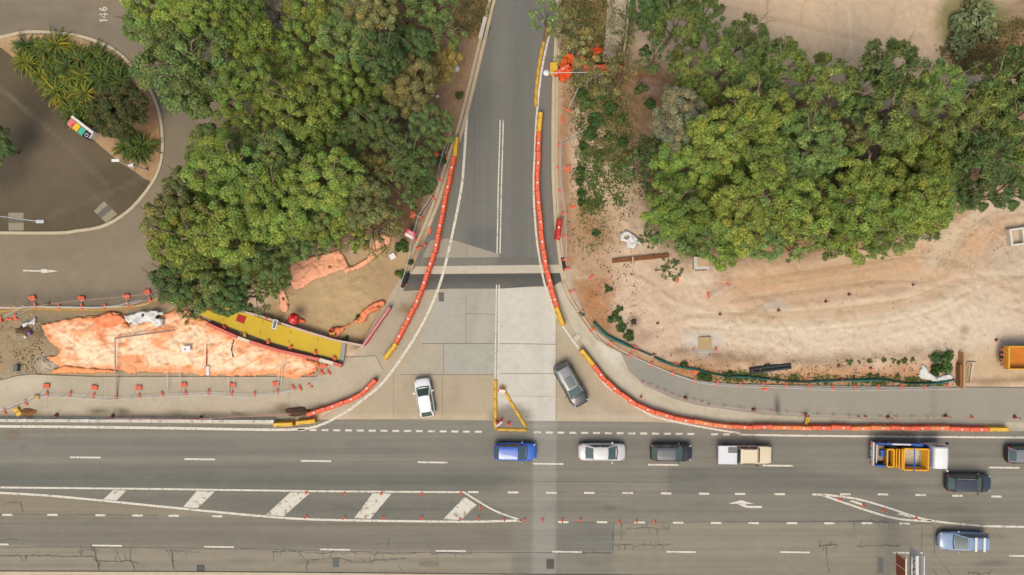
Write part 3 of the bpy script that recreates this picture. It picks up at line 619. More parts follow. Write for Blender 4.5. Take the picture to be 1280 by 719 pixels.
# ================================================================ trees and plants
LEAF = leafmat()
m_bark = mat('bark', A(150, 130, 106), .95, var=.3, vscale=8, bump=.6, bscale=18)
def leaf_mesh(name, centres, radii, per, size, seed, aspect=1.7, up=.25, radial=0.0, minz=-.55, cvar=.13, jitter=.36):
    """leaf-sized faces spread over the skin of many clumps"""
    r = np.random.default_rng(seed); n = len(centres); tot = n*per
    ci = np.repeat(np.arange(n), per)
    d = r.normal(size=(tot, 3)); d /= np.linalg.norm(d, axis=1)[:, None]
    d[:, 2] = np.where(d[:, 2] < minz, -d[:, 2], d[:, 2])
    rad = radii[ci][:, None] if radii.ndim == 1 else radii[ci]
    p = centres[ci]+d*rad*(1-jitter+jitter*1.5*r.random((tot, 1)))
    nrm = d*.8+np.array([0, 0, up])+r.normal(size=(tot, 3))*.45; nrm /= np.linalg.norm(nrm, axis=1)[:, None]
    t = r.normal(size=(tot, 3))+radial*d*3; t -= nrm*np.sum(t*nrm, 1)[:, None]; t /= np.linalg.norm(t, axis=1)[:, None]
    b = np.cross(nrm, t); s = (size*(.6+.8*r.random(tot)))[:, None]
    V = np.stack([p-t*s*aspect*.5, p+b*s*.5, p+t*s*aspect*.5, p-b*s*.5], 1).reshape(-1, 3)
    Q = np.arange(tot*4).reshape(tot, 4)
    ct = 1+cvar*r.normal(size=n); lt = 1+.24*r.normal(size=tot); v = np.clip(ct[ci]*lt, .35, 2.0)
    hue = np.clip(r.normal(size=n)*.08, -.2, .25)[ci]+r.normal(size=tot)*.09
    C = np.stack([v*(1+hue), v, v*(1-hue*.6)], 1); C = np.repeat(np.clip(C, .1, 3), 4, 0)
    o = mesh_np(name, V, Q, LEAF, C); me = o.data; bpy.data.objects.remove(o); return me
def broad(seed, lobes=6, clumps=52, per=330, size=.035, spread=.60, gap=0.0):
    r = np.random.default_rng(seed); C = []; R = []
    L = [np.array([0, 0, .30])]+[np.array([math.cos(a)*spread*r.uniform(.7, 1.15), math.sin(a)*spread*r.uniform(.7, 1.15), r.uniform(-.12, .28)]) for a in np.arange(lobes)*2*math.pi/lobes+r.uniform(0, 6)]
    LR = [r.uniform(.30, .44) for _ in L]
    for _ in range(3000):
        if len(C) >= clumps: break
        k = r.integers(len(L)); d = r.normal(size=3); d /= np.linalg.norm(d)
        if d[2] < -.25: continue
        p = L[k]+d*LR[k]*np.array([1, 1, .85])*r.uniform(.8, 1.08); rr = r.uniform(.11, .20)
        if any(np.linalg.norm(p-L[j]) < LR[j]*.76 for j in range(len(L))): continue
        if any(np.linalg.norm(p-q) < (rr+s)*.50 for q, s in zip(C, R)): continue
        C.append(p); R.append(rr)
    return leaf_mesh('broad_crown', np.array(C), np.array(R), per, size, seed+1)
def pine(seed, n=46, per=190, size=.034, wind=(0, 0)):
    r = np.random.default_rng(seed); C = []; R = []
    for k in range(n):
        a = r.uniform(0, 2*math.pi); q = r.uniform(.12, 1)**.6; z = .55-.75*q*q+r.uniform(-.1, .14)
        C.append([math.cos(a)*q*.88, math.sin(a)*q*.88, z]); R.append([r.uniform(.10, .20)]*2+[r.uniform(.07, .12)])
    return leaf_mesh('pine_crown', np.array(C), np.array(R), per, size, seed+1, aspect=3.2, up=.2, radial=1.0, minz=-.8, cvar=.14, jitter=.5)
def sparse(seed, n=26, per=90, size=.05):
    r = np.random.default_rng(seed); C = []; R = []
    for k in range(n):
        a = r.uniform(0, 2*math.pi); q = r.uniform(.05, 1)**.55
        C.append([math.cos(a)*q*.9, math.sin(a)*q*.9, .35-.5*q*q+r.uniform(-.2, .2)]); R.append(r.uniform(.07, .2))
    return leaf_mesh('sparse_crown', np.array(C), np.array(R), per, size, seed+1, jitter=.6, cvar=.14)
BROAD = [broad(s, lobes=l, clumps=c) for s, l, c in ((1, 6, 60), (2, 7, 66), (3, 5, 54), (4, 6, 60), (5, 8, 70), (6, 5, 56), (7, 7, 64))]
PINE = [pine(s, n) for s, n in ((21, 44), (22, 50), (23, 40), (24, 46))]
SPARSE = [sparse(s, n) for s, n in ((31, 26), (32, 34), (33, 22))]
SHRUB = [leaf_mesh('shrub_leaves', np.array(c), np.array(r_), 150, .11, 50+i) for i, (c, r_) in enumerate([([(0, 0, .35), (.45, .1, .25), (-.4, .25, .25), (.05, -.45, .22), (-.3, -.35, .2), (.35, .5, .2)], [.42, .36, .38, .36, .3, .3]), ([(0, 0, .3), (.5, -.2, .2), (-.5, -.1, .25), (.1, .5, .2)], [.45, .36, .36, .34]), ([(-.2, .2, .3), (.3, .3, .25), (.2, -.4, .2), (-.45, -.35, .2), (.6, -.1, .15)], [.4, .36, .38, .3, .26])])]
def trunk_mesh(seed, bare=False):
    """tapered trunk with limbs; unit: crown radius 1, crown centre at z = 0, ground at z = -1"""
    r = random.Random(seed); mb = MB()
    mb.tube([(0, 0, -1), (r.uniform(-.02, .02), r.uniform(-.02, .02), -.62), (r.uniform(-.04, .04), r.uniform(-.04, .04), -.25), (0, 0, .02)], [.075, .055, .045, .03], 8)
    for k in range(7):
        a = k*2*math.pi/7+r.uniform(-.4, .4); z0 = r.uniform(-.45, -.1); L = r.uniform(.55, .85)
        p = [(0, 0, z0), (math.cos(a)*L*.35, math.sin(a)*L*.35, z0+.22), (math.cos(a+.15)*L*.75, math.sin(a+.15)*L*.75, z0+.42), (math.cos(a+.1)*L, math.sin(a+.1)*L, z0+.52)]
        mb.tube(p, [.03, .022, .013, .005], 5)
        for j in range(2):
            b = a+r.uniform(-.7, .7); q = Vector(p[1+j]); mb.tube([q, q+Vector((math.cos(b)*.18, math.sin(b)*.18, .08)), q+Vector((math.cos(b)*.34, math.sin(b)*.34, .12))], [.013, .009, .003], 4)
    o = mb.build('trunk', m_bark, smooth=True); me = o.data; bpy.data.objects.remove(o); return me
TRUNKS = [trunk_mesh(s) for s in range(4)]
TONES = {'b': (.178, .236, .050), 'm': (.150, .204, .062), 'd': (.100, .146, .048), 'o': (.186, .188, .070), 'g': (.152, .162, .090), 'p': (.136, .184, .050), 'q': (.104, .150, .048), 'y': (.210, .188, .060)}
def tree(px, py, r, tone, kind, label, cat='tree', group=None, h=None, seed=0):
    rr = random.Random(int(px*7+py*13+seed)); h = h or rr.uniform(4.8, 10.5)*(.75+.008*r)
    wr = r*S*(HC-h)/HC                                   # real crown radius
    p = W(px, py, h); t = empty('tree', (p.x, p.y, 0), rr.uniform(0, 6.28), label, cat, group)
    me = rr.choice({'b': BROAD, 'p': PINE, 's': SPARSE}[kind])
    c = link(bpy.data.objects.new('crown', me), t); c.location = (0, 0, h); zs = rr.uniform(.8, 1.0)
    c.scale = (wr*1.06*rr.uniform(.92, 1.1), wr*1.06*rr.uniform(.92, 1.1), wr*zs*1.1)
    q = TONES[tone]; v = rr.uniform(1.0, 1.38); c.color = (q[0]*v*rr.uniform(.9, 1.1), q[1]*v, q[2]*v, 1)
    k = link(bpy.data.objects.new('trunk', rr.choice(TRUNKS)), t); k.location = (0, 0, h); k.scale = (wr, wr, h)
    return t
LOOK = {'b': 'bright yellow-green bushy tree', 'm': 'mid green bushy tree', 'd': 'dark green leafy tree', 'o': 'olive brown dry-looking tree', 'g': 'grey-green rounded tree', 'p': 'dark green feathery pine', 'q': 'blackish green feathery pine', 'y': 'yellowish straw-tipped tree'}
def grove(rows, where):
    for rowname, items in rows:
        items = sorted(items); cnt = {}
        for it in items: cnt[it[3]] = cnt.get(it[3], 0)+1
        seen = {}
        for px, py, r, tone, kind in items:
            seen[tone] = seen.get(tone, 0)+1
            o = '' if cnt[tone] == 1 else ORD[seen[tone]-1]+' '
            tail = f'{rowname} {where}'.replace('row of', 'row of the') + ('' if cnt[tone] == 1 else ', counted rightwards')
            tree(px, py, r, tone, kind, f'{o}{LOOK[tone]} in {tail}', 'pine tree' if kind == 'p' else 'tree', 'trees of the '+where.split()[0]+' grove')
grove([('topmost row of', [(200, 6, 38, 'b', 'b'), (176, 30, 22, 'm', 'b'), (252, 14, 34, 'b', 'b'), (300, 22, 34, 'b', 'b'), (345, 18, 34, 'g', 's'), (385, 10, 32, 'b', 'b'), (425, 18, 26, 'm', 's'), (463, 12, 32, 'o', 'b'), (505, 18, 42, 'd', 'p'), (545, 8, 26, 'm', 'p')]),
       ('upper middle row of', [(232, 78, 50, 'm', 'b'), (256, 112, 34, 'm', 'b'), (205, 54, 22, 'b', 'b'), (310, 52, 36, 'b', 'b'), (366, 70, 36, 'b', 'b'), (440, 48, 38, 'm', 'b'), (478, 72, 32, 'd', 'b'), (425, 96, 30, 'b', 'b'), (308, 112, 36, 'b', 'b'), (548, 82, 28, 'y', 'b'), (513, 108, 32, 'o', 'b'), (560, 40, 26, 'm', 's'), (520, 62, 22, 'd', 'b')]),
       ('middle row of', [(310, 160, 28, 'b', 'b'), (262, 190, 30, 'm', 'b'), (380, 130, 42, 'b', 'b'), (455, 122, 32, 'b', 'b'), (338, 196, 34, 'm', 'b'), (390, 178, 46, 'b', 'b'), (468, 158, 30, 'd', 'b'), (502, 158, 36, 'g', 's'), (540, 160, 24, 'd', 'b'), (440, 170, 26, 'm', 'b')]),
       ('lower middle row of', [(230, 230, 26, 'o', 'b'), (288, 208, 42, 'b', 'b'), (268, 250, 34, 'b', 'b'), (340, 238, 36, 'b', 'b'), (410, 228, 42, 'b', 'b'), (468, 214, 24, 'y', 'b'), (510, 198, 34, 'd', 'b'), (498, 240, 28, 'd', 's'), (455, 250, 34, 'o', 'b'), (525, 228, 18, 'd', 'b'), (383, 262, 30, 'm', 'b')]),
       ('lower row of', [(205, 272, 32, 'o', 'b'), (236, 300, 42, 'b', 'b'), (290, 280, 44, 'b', 'b'), (352, 262, 38, 'b', 'b'), (408, 268, 38, 'b', 'b'), (360, 300, 30, 'm', 'b'), (320, 318, 34, 'm', 'b'), (400, 304, 22, 'm', 's'), (462, 285, 36, 'o', 's'), (440, 296, 22, 'b', 's')]),
       ('bottom row of', [(218, 350, 30, 'd', 'b'), (252, 352, 36, 'm', 'b'), (290, 340, 34, 'b', 'b'), (338, 336, 26, 'm', 'b'), (240, 384, 20, 'd', 's'), (315, 366, 28, 'd', 's'), (288, 372, 24, 'd', 'b'), (336, 356, 18, 'm', 's')])], 'left grove')
grove([('topmost row of', [(707, 30, 26, 'o', 's'), (684, 18, 22, 'm', 's'), (817, 14, 28, 'd', 'b'), (845, 34, 40, 'p', 'p'), (882, 18, 26, 'q', 'p'), (724, 62, 30, 'o', 's'), (785, 42, 14, 'o', 's')]),
       ('upper row of', [(752, 98, 30, 'o', 's'), (784, 84, 22, 'o', 's'), (820, 70, 24, 'd', 's'), (862, 84, 30, 'p', 'p'), (917, 76, 42, 'p', 'p'), (938, 44, 26, 'q', 'p'), (980, 84, 36, 'p', 'p'), (1036, 106, 44, 'p', 'p'), (1114, 82, 40, 'q', 'p'), (1078, 116, 32, 'q', 'p'), (1172, 108, 36, 'p', 'p'), (1250, 108, 44, 'p', 'p'), (1280, 84, 34, 'q', 'p')]),
       ('middle row of', [(848, 146, 34, 'g', 'b'), (874, 126, 30, 'b', 'b'), (941, 140, 40, 'b', 'b'), (974, 164, 34, 'm', 'b'), (1012, 176, 38, 'm', 'b'), (893, 176, 40, 'b', 'b'), (1130, 142, 46, 'p', 'p'), (1190, 150, 34, 'p', 'p'), (1228, 146, 48, 'p', 'p'), (1076, 160, 30, 'o', 'p'), (1272, 150, 40, 'p', 'p')]),
       ('lower middle row of', [(802, 206, 24, 'd', 's'), (852, 214, 38, 'b', 'b'), (910, 210, 38, 'b', 'b'), (950, 200, 36, 'b', 'b'), (990, 216, 32, 'm', 'b'), (1050, 216, 30, 'd', 'b'), (1080, 222, 38, 'b', 'b'), (1140, 192, 42, 'b', 'b'), (1176, 208, 36, 'm', 'b'), (1232, 196, 40, 'q', 'p'), (1274, 206, 40, 'p', 'p'), (1118, 226, 30, 'm', 'b')]),
       ('bottom row of', [(838, 262, 38, 'b', 'b'), (826, 290, 20, 'm', 's'), (880, 258, 42, 'b', 'b'), (870, 292, 30, 'm', 'b'), (908, 306, 30, 'b', 'b'), (930, 270, 40, 'b', 'b'), (980, 258, 42, 'b', 'b'), (952, 300, 26, 'm', 'b'), (994, 300, 28, 'm', 's'), (1026, 268, 40, 'b', 'b'), (1034, 306, 22, 'd', 's'), (1072, 276, 44, 'b', 'b'), (1098, 308, 18, 'm', 's'), (1118, 276, 36, 'm', 'b'), (1152, 256, 38, 'b', 'b'), (1160, 282, 20, 'd', 's'), (1190, 242, 26, 'm', 'b'), (1226, 244, 22, 'q', 'p'), (1264, 240, 24, 'q', 'p'), (838, 336, 16, 'd', 's'), (812, 300, 14, 'd', 's')])], 'right grove')
tree(-4, 184, 24, 'd', 'b', 'dark green round tree at the left edge of the parking bay', 'tree', h=3.2)
tree(152, 141, 34, 'd', 'b', 'dark rounded shrub-like tree filling the lower half of the kerbed island', 'tree', h=3.6)
for c in col.objects:
    if c.name.startswith('tree') and c.get('label', '').startswith('dark rounded'): c.children[0].color = (.082, .092, .032, 1)
# weeping pale bush on the sand's edge
def shrub(px, py, r, colr, label, cat='shrub', group=None, h=None, k=0, name='shrub'):
    rr = random.Random(int(px*3+py*5)); wr = r*S; p = W(px, py)
    o = link(bpy.data.objects.new(name, SHRUB[k % 3])); o.location = (p.x, p.y, 0); o.scale = (wr, wr, (h or wr*.9)); o.rotation_euler = (0, 0, rr.uniform(0, 6.28)); o.color = (*colr, 1)
    return tag(o, label, cat, group)
DG = (.065, .12, .034); MG = (.11, .15, .044); YG = (.13, .14, .04)
shrub(1214, 30, 38, (.18, .215, .10), 'large pale green bush at the corner of the bare sand', h=2.6, k=0)
shrub(1196, 56, 24, (.18, .21, .10), 'smaller pale green bush below the large one beside the sand', h=2.0, k=2)
shrub(768, 398, 11, DG, 'dense dark green bush left end of the green chain on the orange soil', k=1, h=.7)
shrub(777, 409, 9, DG, 'dense dark green bush in the middle of the green chain on the orange soil', h=.6, k=2)
shrub(786, 420, 9, DG, 'dark green bush at lower right end of the chain on the orange soil', h=.6)
shrub(774, 386, 6, DG, 'small dark bush just above the green chain on the orange soil', h=.4)
shrub(760, 361, 7, DG, 'lone dark green bush on the dirt above the green chain', h=.6, k=1)
shrub(745, 292, 7, DG, 'small dark bush on the dirt right of the red barrier', h=.5, k=2)
for i, (x, y, r) in enumerate(((726, 213, 7), (725, 228, 7), (727, 242, 8), (726, 253, 6))): shrub(x, y, r, DG, ORD[i]+' bush from the top in the dark upright row beside the side road fence', group='bushes beside the side road fence', h=.8, k=i)
patch = sorted([(733, 130, 14), (745, 152, 13), (752, 118, 12), (738, 168, 11), (762, 136, 12), (775, 150, 9), (778, 178, 9), (728, 182, 7), (748, 194, 7), (760, 172, 9), (727, 118, 9), (800, 112, 11), (806, 66, 10), (812, 130, 9)], key=lambda q: q[1])
for i, (x, y, r) in enumerate(patch): shrub(x, y, r, (DG, MG, DG)[i % 3], ORD[i]+' green bush counting downwards in the overgrown patch below the orange netting', group='bushes of the overgrown patch', h=.9, k=i)
for i, (x, y, r, c) in enumerate(sorted(((1176, 450, 19, DG), (1168, 462, 9, DG)), key=lambda q: q[0])): shrub(x, y, r, c, ('small green bush on the lower left of the big bush by the plank', 'big dense green bush beside the upright plank and white sheet')[i], h=1.3, k=i)
for i, (x, y, r) in enumerate(((855, 456, 6), (884, 471, 8), (876, 468, 6), (911, 468, 6), (958, 457, 4))): shrub(x, y, r, DG, ORD[i]+' small green bush from the left beside the long teal silt fence', group='small bushes along the silt fence', h=.6, k=i) if i != 1 else shrub(x, y, r, DG, 'widest small green bush hugging the right part of the teal silt fence', h=.6)
for i, (x, y, r) in enumerate(((1061, 452, 6), (1073, 452, 4), (1086, 451, 5), (1104, 450, 4), (1116, 450, 5), (1122, 453, 4), (1130, 451, 5), (1140, 449, 4), (1087, 469, 4), (1096, 470, 4), (1122, 470, 4))): shrub(x, y, r, MG, ORD[i]+' little weed clump in the strip left of the big bush by the plank', 'weed', 'weed clumps left of the big bush', h=.4, k=i, name='weed_clump')
for i, (x, y, r, l) in enumerate(((503, 308, 11, 'dark green bush between the red-white sign and the side road fence'), (500, 343, 8, 'green bush at the left edge of the dark road strip'), (513, 328, 5, 'small green bush above the dark road strip by the fence'), (448, 398, 5, 'green tuft poking through the crumpled orange sheet by the pink panel'), (432, 424, 6, 'small bush in the soil above the end of the yellow ramp'), (575, 120, 7, 'green bush beside the left kerb of the side road'), (552, 200, 9, 'dark bush under the fence left of the side road barriers'), (543, 160, 10, 'dark low bush left of the yellow barrier end'), (537, 238, 8, 'green bush left of the leaning fence by the side road'), (1176, 300, 1, ''))):
    if l: shrub(x, y, r, (DG, MG)[i % 2], l, h=.7, k=i)
# strap-leaved plants of the island
m_strap = LEAF
def strap(seed):
    r = np.random.default_rng(seed); V = []; Q = []; C = []
    for k in range(46):
        a = r.uniform(0, 6.283); el = r.uniform(.25, 1.2); L = r.uniform(.75, 1.15); d = np.array([math.cos(a), math.sin(a), 0]); s = np.array([-math.sin(a), math.cos(a), 0]); base = len(V)
        tone = r.uniform(.6, 1.3); yel = r.random() < .28
        for j in range(5):
            t = j/4; p = d*L*(math.cos(el)*t+.25*t*t)+np.array([0, 0, L*(math.sin(el)*t-.55*t*t)+.12]); wd = .055*(1-t)**.6+.004
            for sg in (-1, 1): V.append(p+s*wd*sg); C.append(np.array([2.0, 1.35, .8] if yel else [1, 1, 1])*tone*(1.0 if t < .7 else 1.15))
        for j in range(4): b = base+j*2; Q.append([b, b+1, b+3, b+2])
    o = mesh_np('strap_leaves', np.array(V), np.array(Q), LEAF, np.array(C)); me = o.data; bpy.data.objects.remove(o); return me
STRAPS = [strap(s) for s in range(4)]
isl = sorted([(34, 58), (48, 72), (34, 78), (52, 94), (66, 104), (74, 116), (84, 128), (94, 140), (104, 152), (42, 82), (60, 66), (62, 84), (74, 58), (80, 72), (72, 92), (88, 84), (94, 64), (92, 100), (104, 76), (106, 96), (118, 68), (118, 88), (128, 78), (138, 86), (148, 92), (82, 108), (98, 116), (100, 130), (108, 142), (132, 100), (154, 102), (160, 184), (172, 190), (182, 182), (170, 178), (120, 106), (110, 118), (52, 60)])
for i, (x, y) in enumerate(isl):
    p = W(x, y); o = link(bpy.data.objects.new('strap_leaf_plant', STRAPS[i % 4])); o.location = (p.x, p.y, 0); s = random.uniform(1.3, 1.95); o.scale = (s, s, s*1.1); o.rotation_euler = (0, 0, random.uniform(0, 6))
    o.color = (.115, .145, .028, 1) if (i % 3 and x < 112) else (.060, .10, .026, 1); 
    tag(o, ORD[i]+' spiky strap-leaved plant from the left on the kerbed island', 'plant', 'strap-leaved plants on the island')
# ---------------------------------------------------------------- ground cover nobody could count
def scatter(name, polys, n, size, colr, kindseed, blade=False, h=.2):
    r = np.random.default_rng(kindseed); P = []
    for poly in polys:
        a = np.array(poly); lo, hi = a.min(0), a.max(0); X = r.uniform(lo[0], hi[0], n*3); Y = r.uniform(lo[1], hi[1], n*3)
        ok = pip(X, Y, poly) & (fbm(X/8+.3*Y/8, Y/8-.3*X/8, kindseed)+r.normal(size=X.shape)*.07 > .52); m_ = int(n*min(1, (hi[0]-lo[0])*(hi[1]-lo[1])/9000)); jit = r.normal(size=(int(ok.sum()), 2))*3.5; P.append((np.stack([X[ok], Y[ok]], 1)+jit)[:m_])
    P = np.concatenate(P); zz = ground_z(P[:, 0], P[:, 1]); c = np.stack([(P[:, 0]-640)*S, (359.5-P[:, 1])*S, zz+h*.4], 1); t = len(c)
    nrm = r.normal(size=(t, 3))*(.9 if blade else .5)+np.array([0, 0, .5 if blade else 1]); nrm /= np.linalg.norm(nrm, axis=1)[:, None]
    u = r.normal(size=(t, 3)); u -= nrm*np.sum(u*nrm, 1)[:, None]; u /= np.linalg.norm(u, axis=1)[:, None]; b = np.cross(nrm, u); s = (size*(.5+r.random(t)))[:, None]
    V = np.stack([c-u*s, c+b*s*.35, c+u*s, c-b*s*.35], 1).reshape(-1, 3); Q = np.arange(t*4).reshape(t, 4)
    C = np.repeat(np.clip(1+.3*r.normal(size=(t, 1)), .3, 2)*np.array([1, 1, 1])*(1+.12*r.normal(size=(t, 3))), 4, 0)
    o = mesh_np(name, V, Q, LEAF, np.clip(C, .1, 3)); o.color = (*colr, 1); return stuff(o)
right_scrub = [(700, 0), (792, 0), (785, 60), (775, 110), (800, 200), (750, 205), (722, 180), (715, 100)]
scatter('dry_grass', [right_scrub, [(580, 0), (615, 0), (604, 50), (570, 40)], [(1170, 60), (1290, 20), (1290, 90), (1200, 90)]], 9000, .14, (.21, .175, .075), 61, True)
scatter('green_weeds', [right_scrub, [(722, 178), (752, 190), (778, 176), (790, 215), (776, 262), (760, 240), (748, 262), (730, 268), (718, 220)], [(800, 170), (840, 170), (826, 230), (806, 250), (796, 215)], [(850, 466), (1190, 476), (1190, 480), (850, 472)]], 4200, .14, (.09, .135, .038), 62)
scatter('creeping_weeds', [[(700, 110), (760, 100), (800, 130), (806, 190), (796, 260), (760, 300), (725, 330), (712, 280), (722, 200)]], 2600, .10, (.115, .15, .045), 66)
scatter('leaf_litter', [[(150, 0), (600, 0), (560, 200), (500, 310), (380, 320), (240, 390), (190, 300)], [(800, 100), (1280, 100), (1280, 240), (1100, 300), (820, 310)]], 9000, .09, (.13, .085, .045), 63, h=.05)
scatter('fallen_leaves', [[(200, 120), (206, 190), (190, 240), (160, 270), (150, 272), (186, 228), (198, 190)], [(100, 292), (0, 294), (0, 300), (130, 292)], [(20, 45), (190, 100), (200, 200), (160, 220)], [(0, 386), (190, 376), (190, 390), (0, 396)]], 260, .05, (.30, .20, .08), 64, h=.12)
def pebbles(name, polys, n, smin, smax, colr, seed, thr=.5):
    r = np.random.default_rng(seed); P = []
    for poly in polys:
        a = np.array(poly); lo, hi = a.min(0), a.max(0); X = r.uniform(lo[0], hi[0], n*4); Y = r.uniform(lo[1], hi[1], n*4); ok = pip(X, Y, poly) & (fbm(X/12, Y/12, seed) > thr)
        P.append(np.stack([X[ok], Y[ok]], 1)[:n])
    P = np.concatenate(P); t = len(P); c = np.stack([(P[:, 0]-640)*S, (359.5-P[:, 1])*S, ground_z(P[:, 0], P[:, 1])+.01], 1)
    base = np.array([(1, 0, 0), (0, 1, 0), (-1, 0, 0), (0, -1, 0), (0, 0, .8), (0, 0, -.4)]); F = np.array([(0, 1, 4), (1, 2, 4), (2, 3, 4), (3, 0, 4), (1, 0, 5), (2, 1, 5), (3, 2, 5), (0, 3, 5)])
    s = r.uniform(smin, smax, t)[:, None, None]; V = base[None]*s*(1+.5*(r.random((t, 6, 3))-.5)); a = r.uniform(0, 6.28, t); ca, sa = np.cos(a)[:, None], np.sin(a)[:, None]
    V = np.stack([V[..., 0]*ca-V[..., 1]*sa, V[..., 0]*sa+V[..., 1]*ca, V[..., 2]], -1)+c[:, None, :]
    Q = (F[None]+np.arange(t)[:, None, None]*6).reshape(-1, 3); C = np.repeat(np.clip(1+.25*r.normal(size=(t, 1)), .4, 1.8)*np.array(colr), 6, 0)
    return stuff(mesh_np(name, V.reshape(-1, 3), Q, surf('stone', None, ((8, .1),)), C))
pebbles('gravel', [[(720, 240), (800, 280), (830, 330), (800, 420), (740, 400), (712, 340)], [(780, 400), (960, 440), (1190, 430), (1190, 470), (960, 470), (820, 455)], [(1080, 270), (1240, 250), (1280, 330), (1180, 340)], [(900, 330), (1280, 280), (1280, 440), (860, 440)], [(0, 392), (60, 392), (66, 466), (0, 474)]], 620, .02, .085, A(216, 202, 178), 71)
pebbles('dark_clods', [[(720, 240), (790, 280), (800, 420), (740, 400)], [(800, 445), (960, 455), (1190, 440), (1190, 468), (960, 474), (840, 462)], [(0, 392), (60, 392), (66, 466), (0, 474)]], 260, .03, .10, A(136, 110, 82), 72, .52)
# ================================================================ road-work furniture
OR1 = A(240, 106, 70); OR2 = A(244, 136, 82); YEL = A(236, 184, 60); RED = A(206, 44, 34)
m_or = mat('orange_plastic', OR1, .55, var=.10, vscale=1.2); m_or2 = mat('light_orange_plastic', OR2, .55, var=.10, vscale=1.2)
m_yel = mat('yellow_plastic', YEL, .55, var=.10, vscale=1.5, dirt=A(176, 140, 70)); m_white = mat('white_plastic', A(232, 228, 220), .5)
m_red = mat('red_plastic', RED, .5, var=.08); m_galv = mat('galvanised_steel', A(182, 182, 178), .45, metal=.5, var=.08)
m_rubber = mat('black_rubber', A(44, 42, 42), .85, var=.15); m_dark = mat('dark_steel', A(54, 56, 58), .6); m_slot = mat('slot_shadow_plastic', A(150, 52, 34), .7)
m_wrail = mat('white_rail', A(214, 210, 204), .5); m_pink = mat('faded_red_mesh', A(214, 120, 112), .7, var=.15, vscale=2)
def barrier_proto(m, name='water_barrier', L=1.98, cap=True):
    t = empty(name, (0, 0, -50))
    mb = MB(); prof = [(-.29, 0), (-.29, .16), (-.24, .24), (-.23, .62), (-.21, .82), (-.16, .88), (.16, .88), (.21, .82), (.23, .62), (.24, .24), (.29, .16), (.29, 0)]
    xs_ = [-L/2, -L/2+.05, -L/2+.06]; 
    secs = []
    ribs = np.linspace(-L/2+.12, L/2-.12, 7)
    stations = [(-L/2, .86), (-L/2+.06, 1.0)]
    for a, b in zip(ribs, ribs[1:]): stations += [(a+.02, 1.0), ((a+b)/2-.09, 1.0), ((a+b)/2-.05, .92), ((a+b)/2+.05, .92), ((a+b)/2+.09, 1.0)]
    stations += [(L/2-.06, 1.0), (L/2, .86)]
    R = []
    for x, k in stations: R.append([mb.bm.verts.new((x, y*k, z if z < .3 else .3+(z-.3)*(1-(1-k)*.35))) for y, z in prof])
    for a, b in zip(R, R[1:]):
        for j in range(len(prof)-1): mb._f([a[j], b[j], b[j+1], a[j+1]])
    mb._f(R[0]); mb._f(R[-1][::-1]); mb.build('body', m, t)
    for x in (-.45, .45): mb = MB(); mb.box((x, 0, .06), (.24, .60, .10)); mb.build('fork_slot', m_slot, t)
    if cap:
        mb = MB(); mb.lathe([(.10, .86), (.11, .90), (.10, .935), (.04, .945)], (.18, 0, 0), 10); mb.build('filler_cap', m_white, t)
        for x, y, q in ((L/2-.12, .13, .09), (-L/2+.25, -.12, .07)): mb = MB(); mb.box((x, y, .865), (q, .06, .03)); mb.build('reflector', m_white, t)
    mb = MB(); mb.tube([(L/2-.01, 0, .1), (L/2-.01, 0, .93)], .035, 8); mb.build('joint_pin', m_slot, t)
    return t
BAR = {'o': barrier_proto(m_or), 'a': barrier_proto(m_or2), 'y': barrier_proto(m_yel, 'end_barrier', cap=False)}
for b in BAR.values(): b['category'] = 'barrier'
used = set()
def place_first(proto, key, loc, rz, label, cat, group, parts=True):
    if key not in used:
        used.add(key); proto.location = loc; proto.rotation_euler = (0, 0, rz); tag(proto, label, cat, group); return proto
    return dup(proto, loc, rz, label, group)
def run(pts, pattern, labels, group, z=.02, zimg=.8):
    """barrier units set end to end along a line"""
    w_ = resample(spline(pts, 8), 2.0, zimg); n = len(w_)-1; k = 0
    for i in range(n):
        a, b = w_[i], w_[i+1]; c = (a+b)/2; rz = math.atan2(b.y-a.y, b.x-a.x); kind = pattern(i, n)
        lab, k = labels(i, n, kind); jx = random.uniform(-.05, .05)
        place_first(BAR[kind], kind, (c.x-math.sin(rz)*jx, c.y+math.cos(rz)*jx, z), rz+random.uniform(-.04, .04), lab, 'barrier', group)
run([(571, 171), (568, 197), (561, 228), (553, 268), (544, 312), (533, 345), (520, 378), (506, 408), (492, 432), (477, 453)], lambda i, n: 'y' if i in (0, n-1) else 'o',
    lambda i, n, k: (('yellow plastic barrier at the upper end of the run left of the side road' if i == 0 else 'yellow plastic barrier at the lower end of the run left of the side road') if k == 'y' else ORD[i-1]+' orange water barrier below the upper yellow one left of side road', 0), 'water barriers left of the side road')
run([(676, 140), (674, 170), (672.5, 205), (672.5, 240), (675, 275), (679, 313), (686, 349), (695, 382), (705, 409)], lambda i, n: 'y' if i in (0, n-1) else 'o',
    lambda i, n, k: (('yellow plastic barrier at the upper end of the run right of the side road' if i == 0 else 'yellow plastic barrier at the lower end of the run right of the side road') if k == 'y' else ORD[i-1]+' orange water barrier below the upper yellow one right of side road', 0), 'water barriers right of the side road')
run([(727, 437), (742, 456), (757, 475), (781, 496), (803, 509), (829, 518), (859, 525.5), (893, 531), (929, 534), (1000, 534.6), (1100, 535), (1200, 536), (1275, 537.5)], lambda i, n: 'y' if i in (0, n-1) else ('a' if i in (7, 8, 11, 12, 15, 16, 19) else 'o'),
    lambda i, n, k: (('yellow plastic barrier starting the long run beside the turning grey SUV' if i == 0 else 'yellow plastic barrier at the right end of the long run along the highway') if k == 'y' else ORD[i-1]+(' orange' if k == 'o' else ' pale orange')+' barrier after the yellow one by the grey SUV, going right', 0), 'water barriers along the highway kerb')
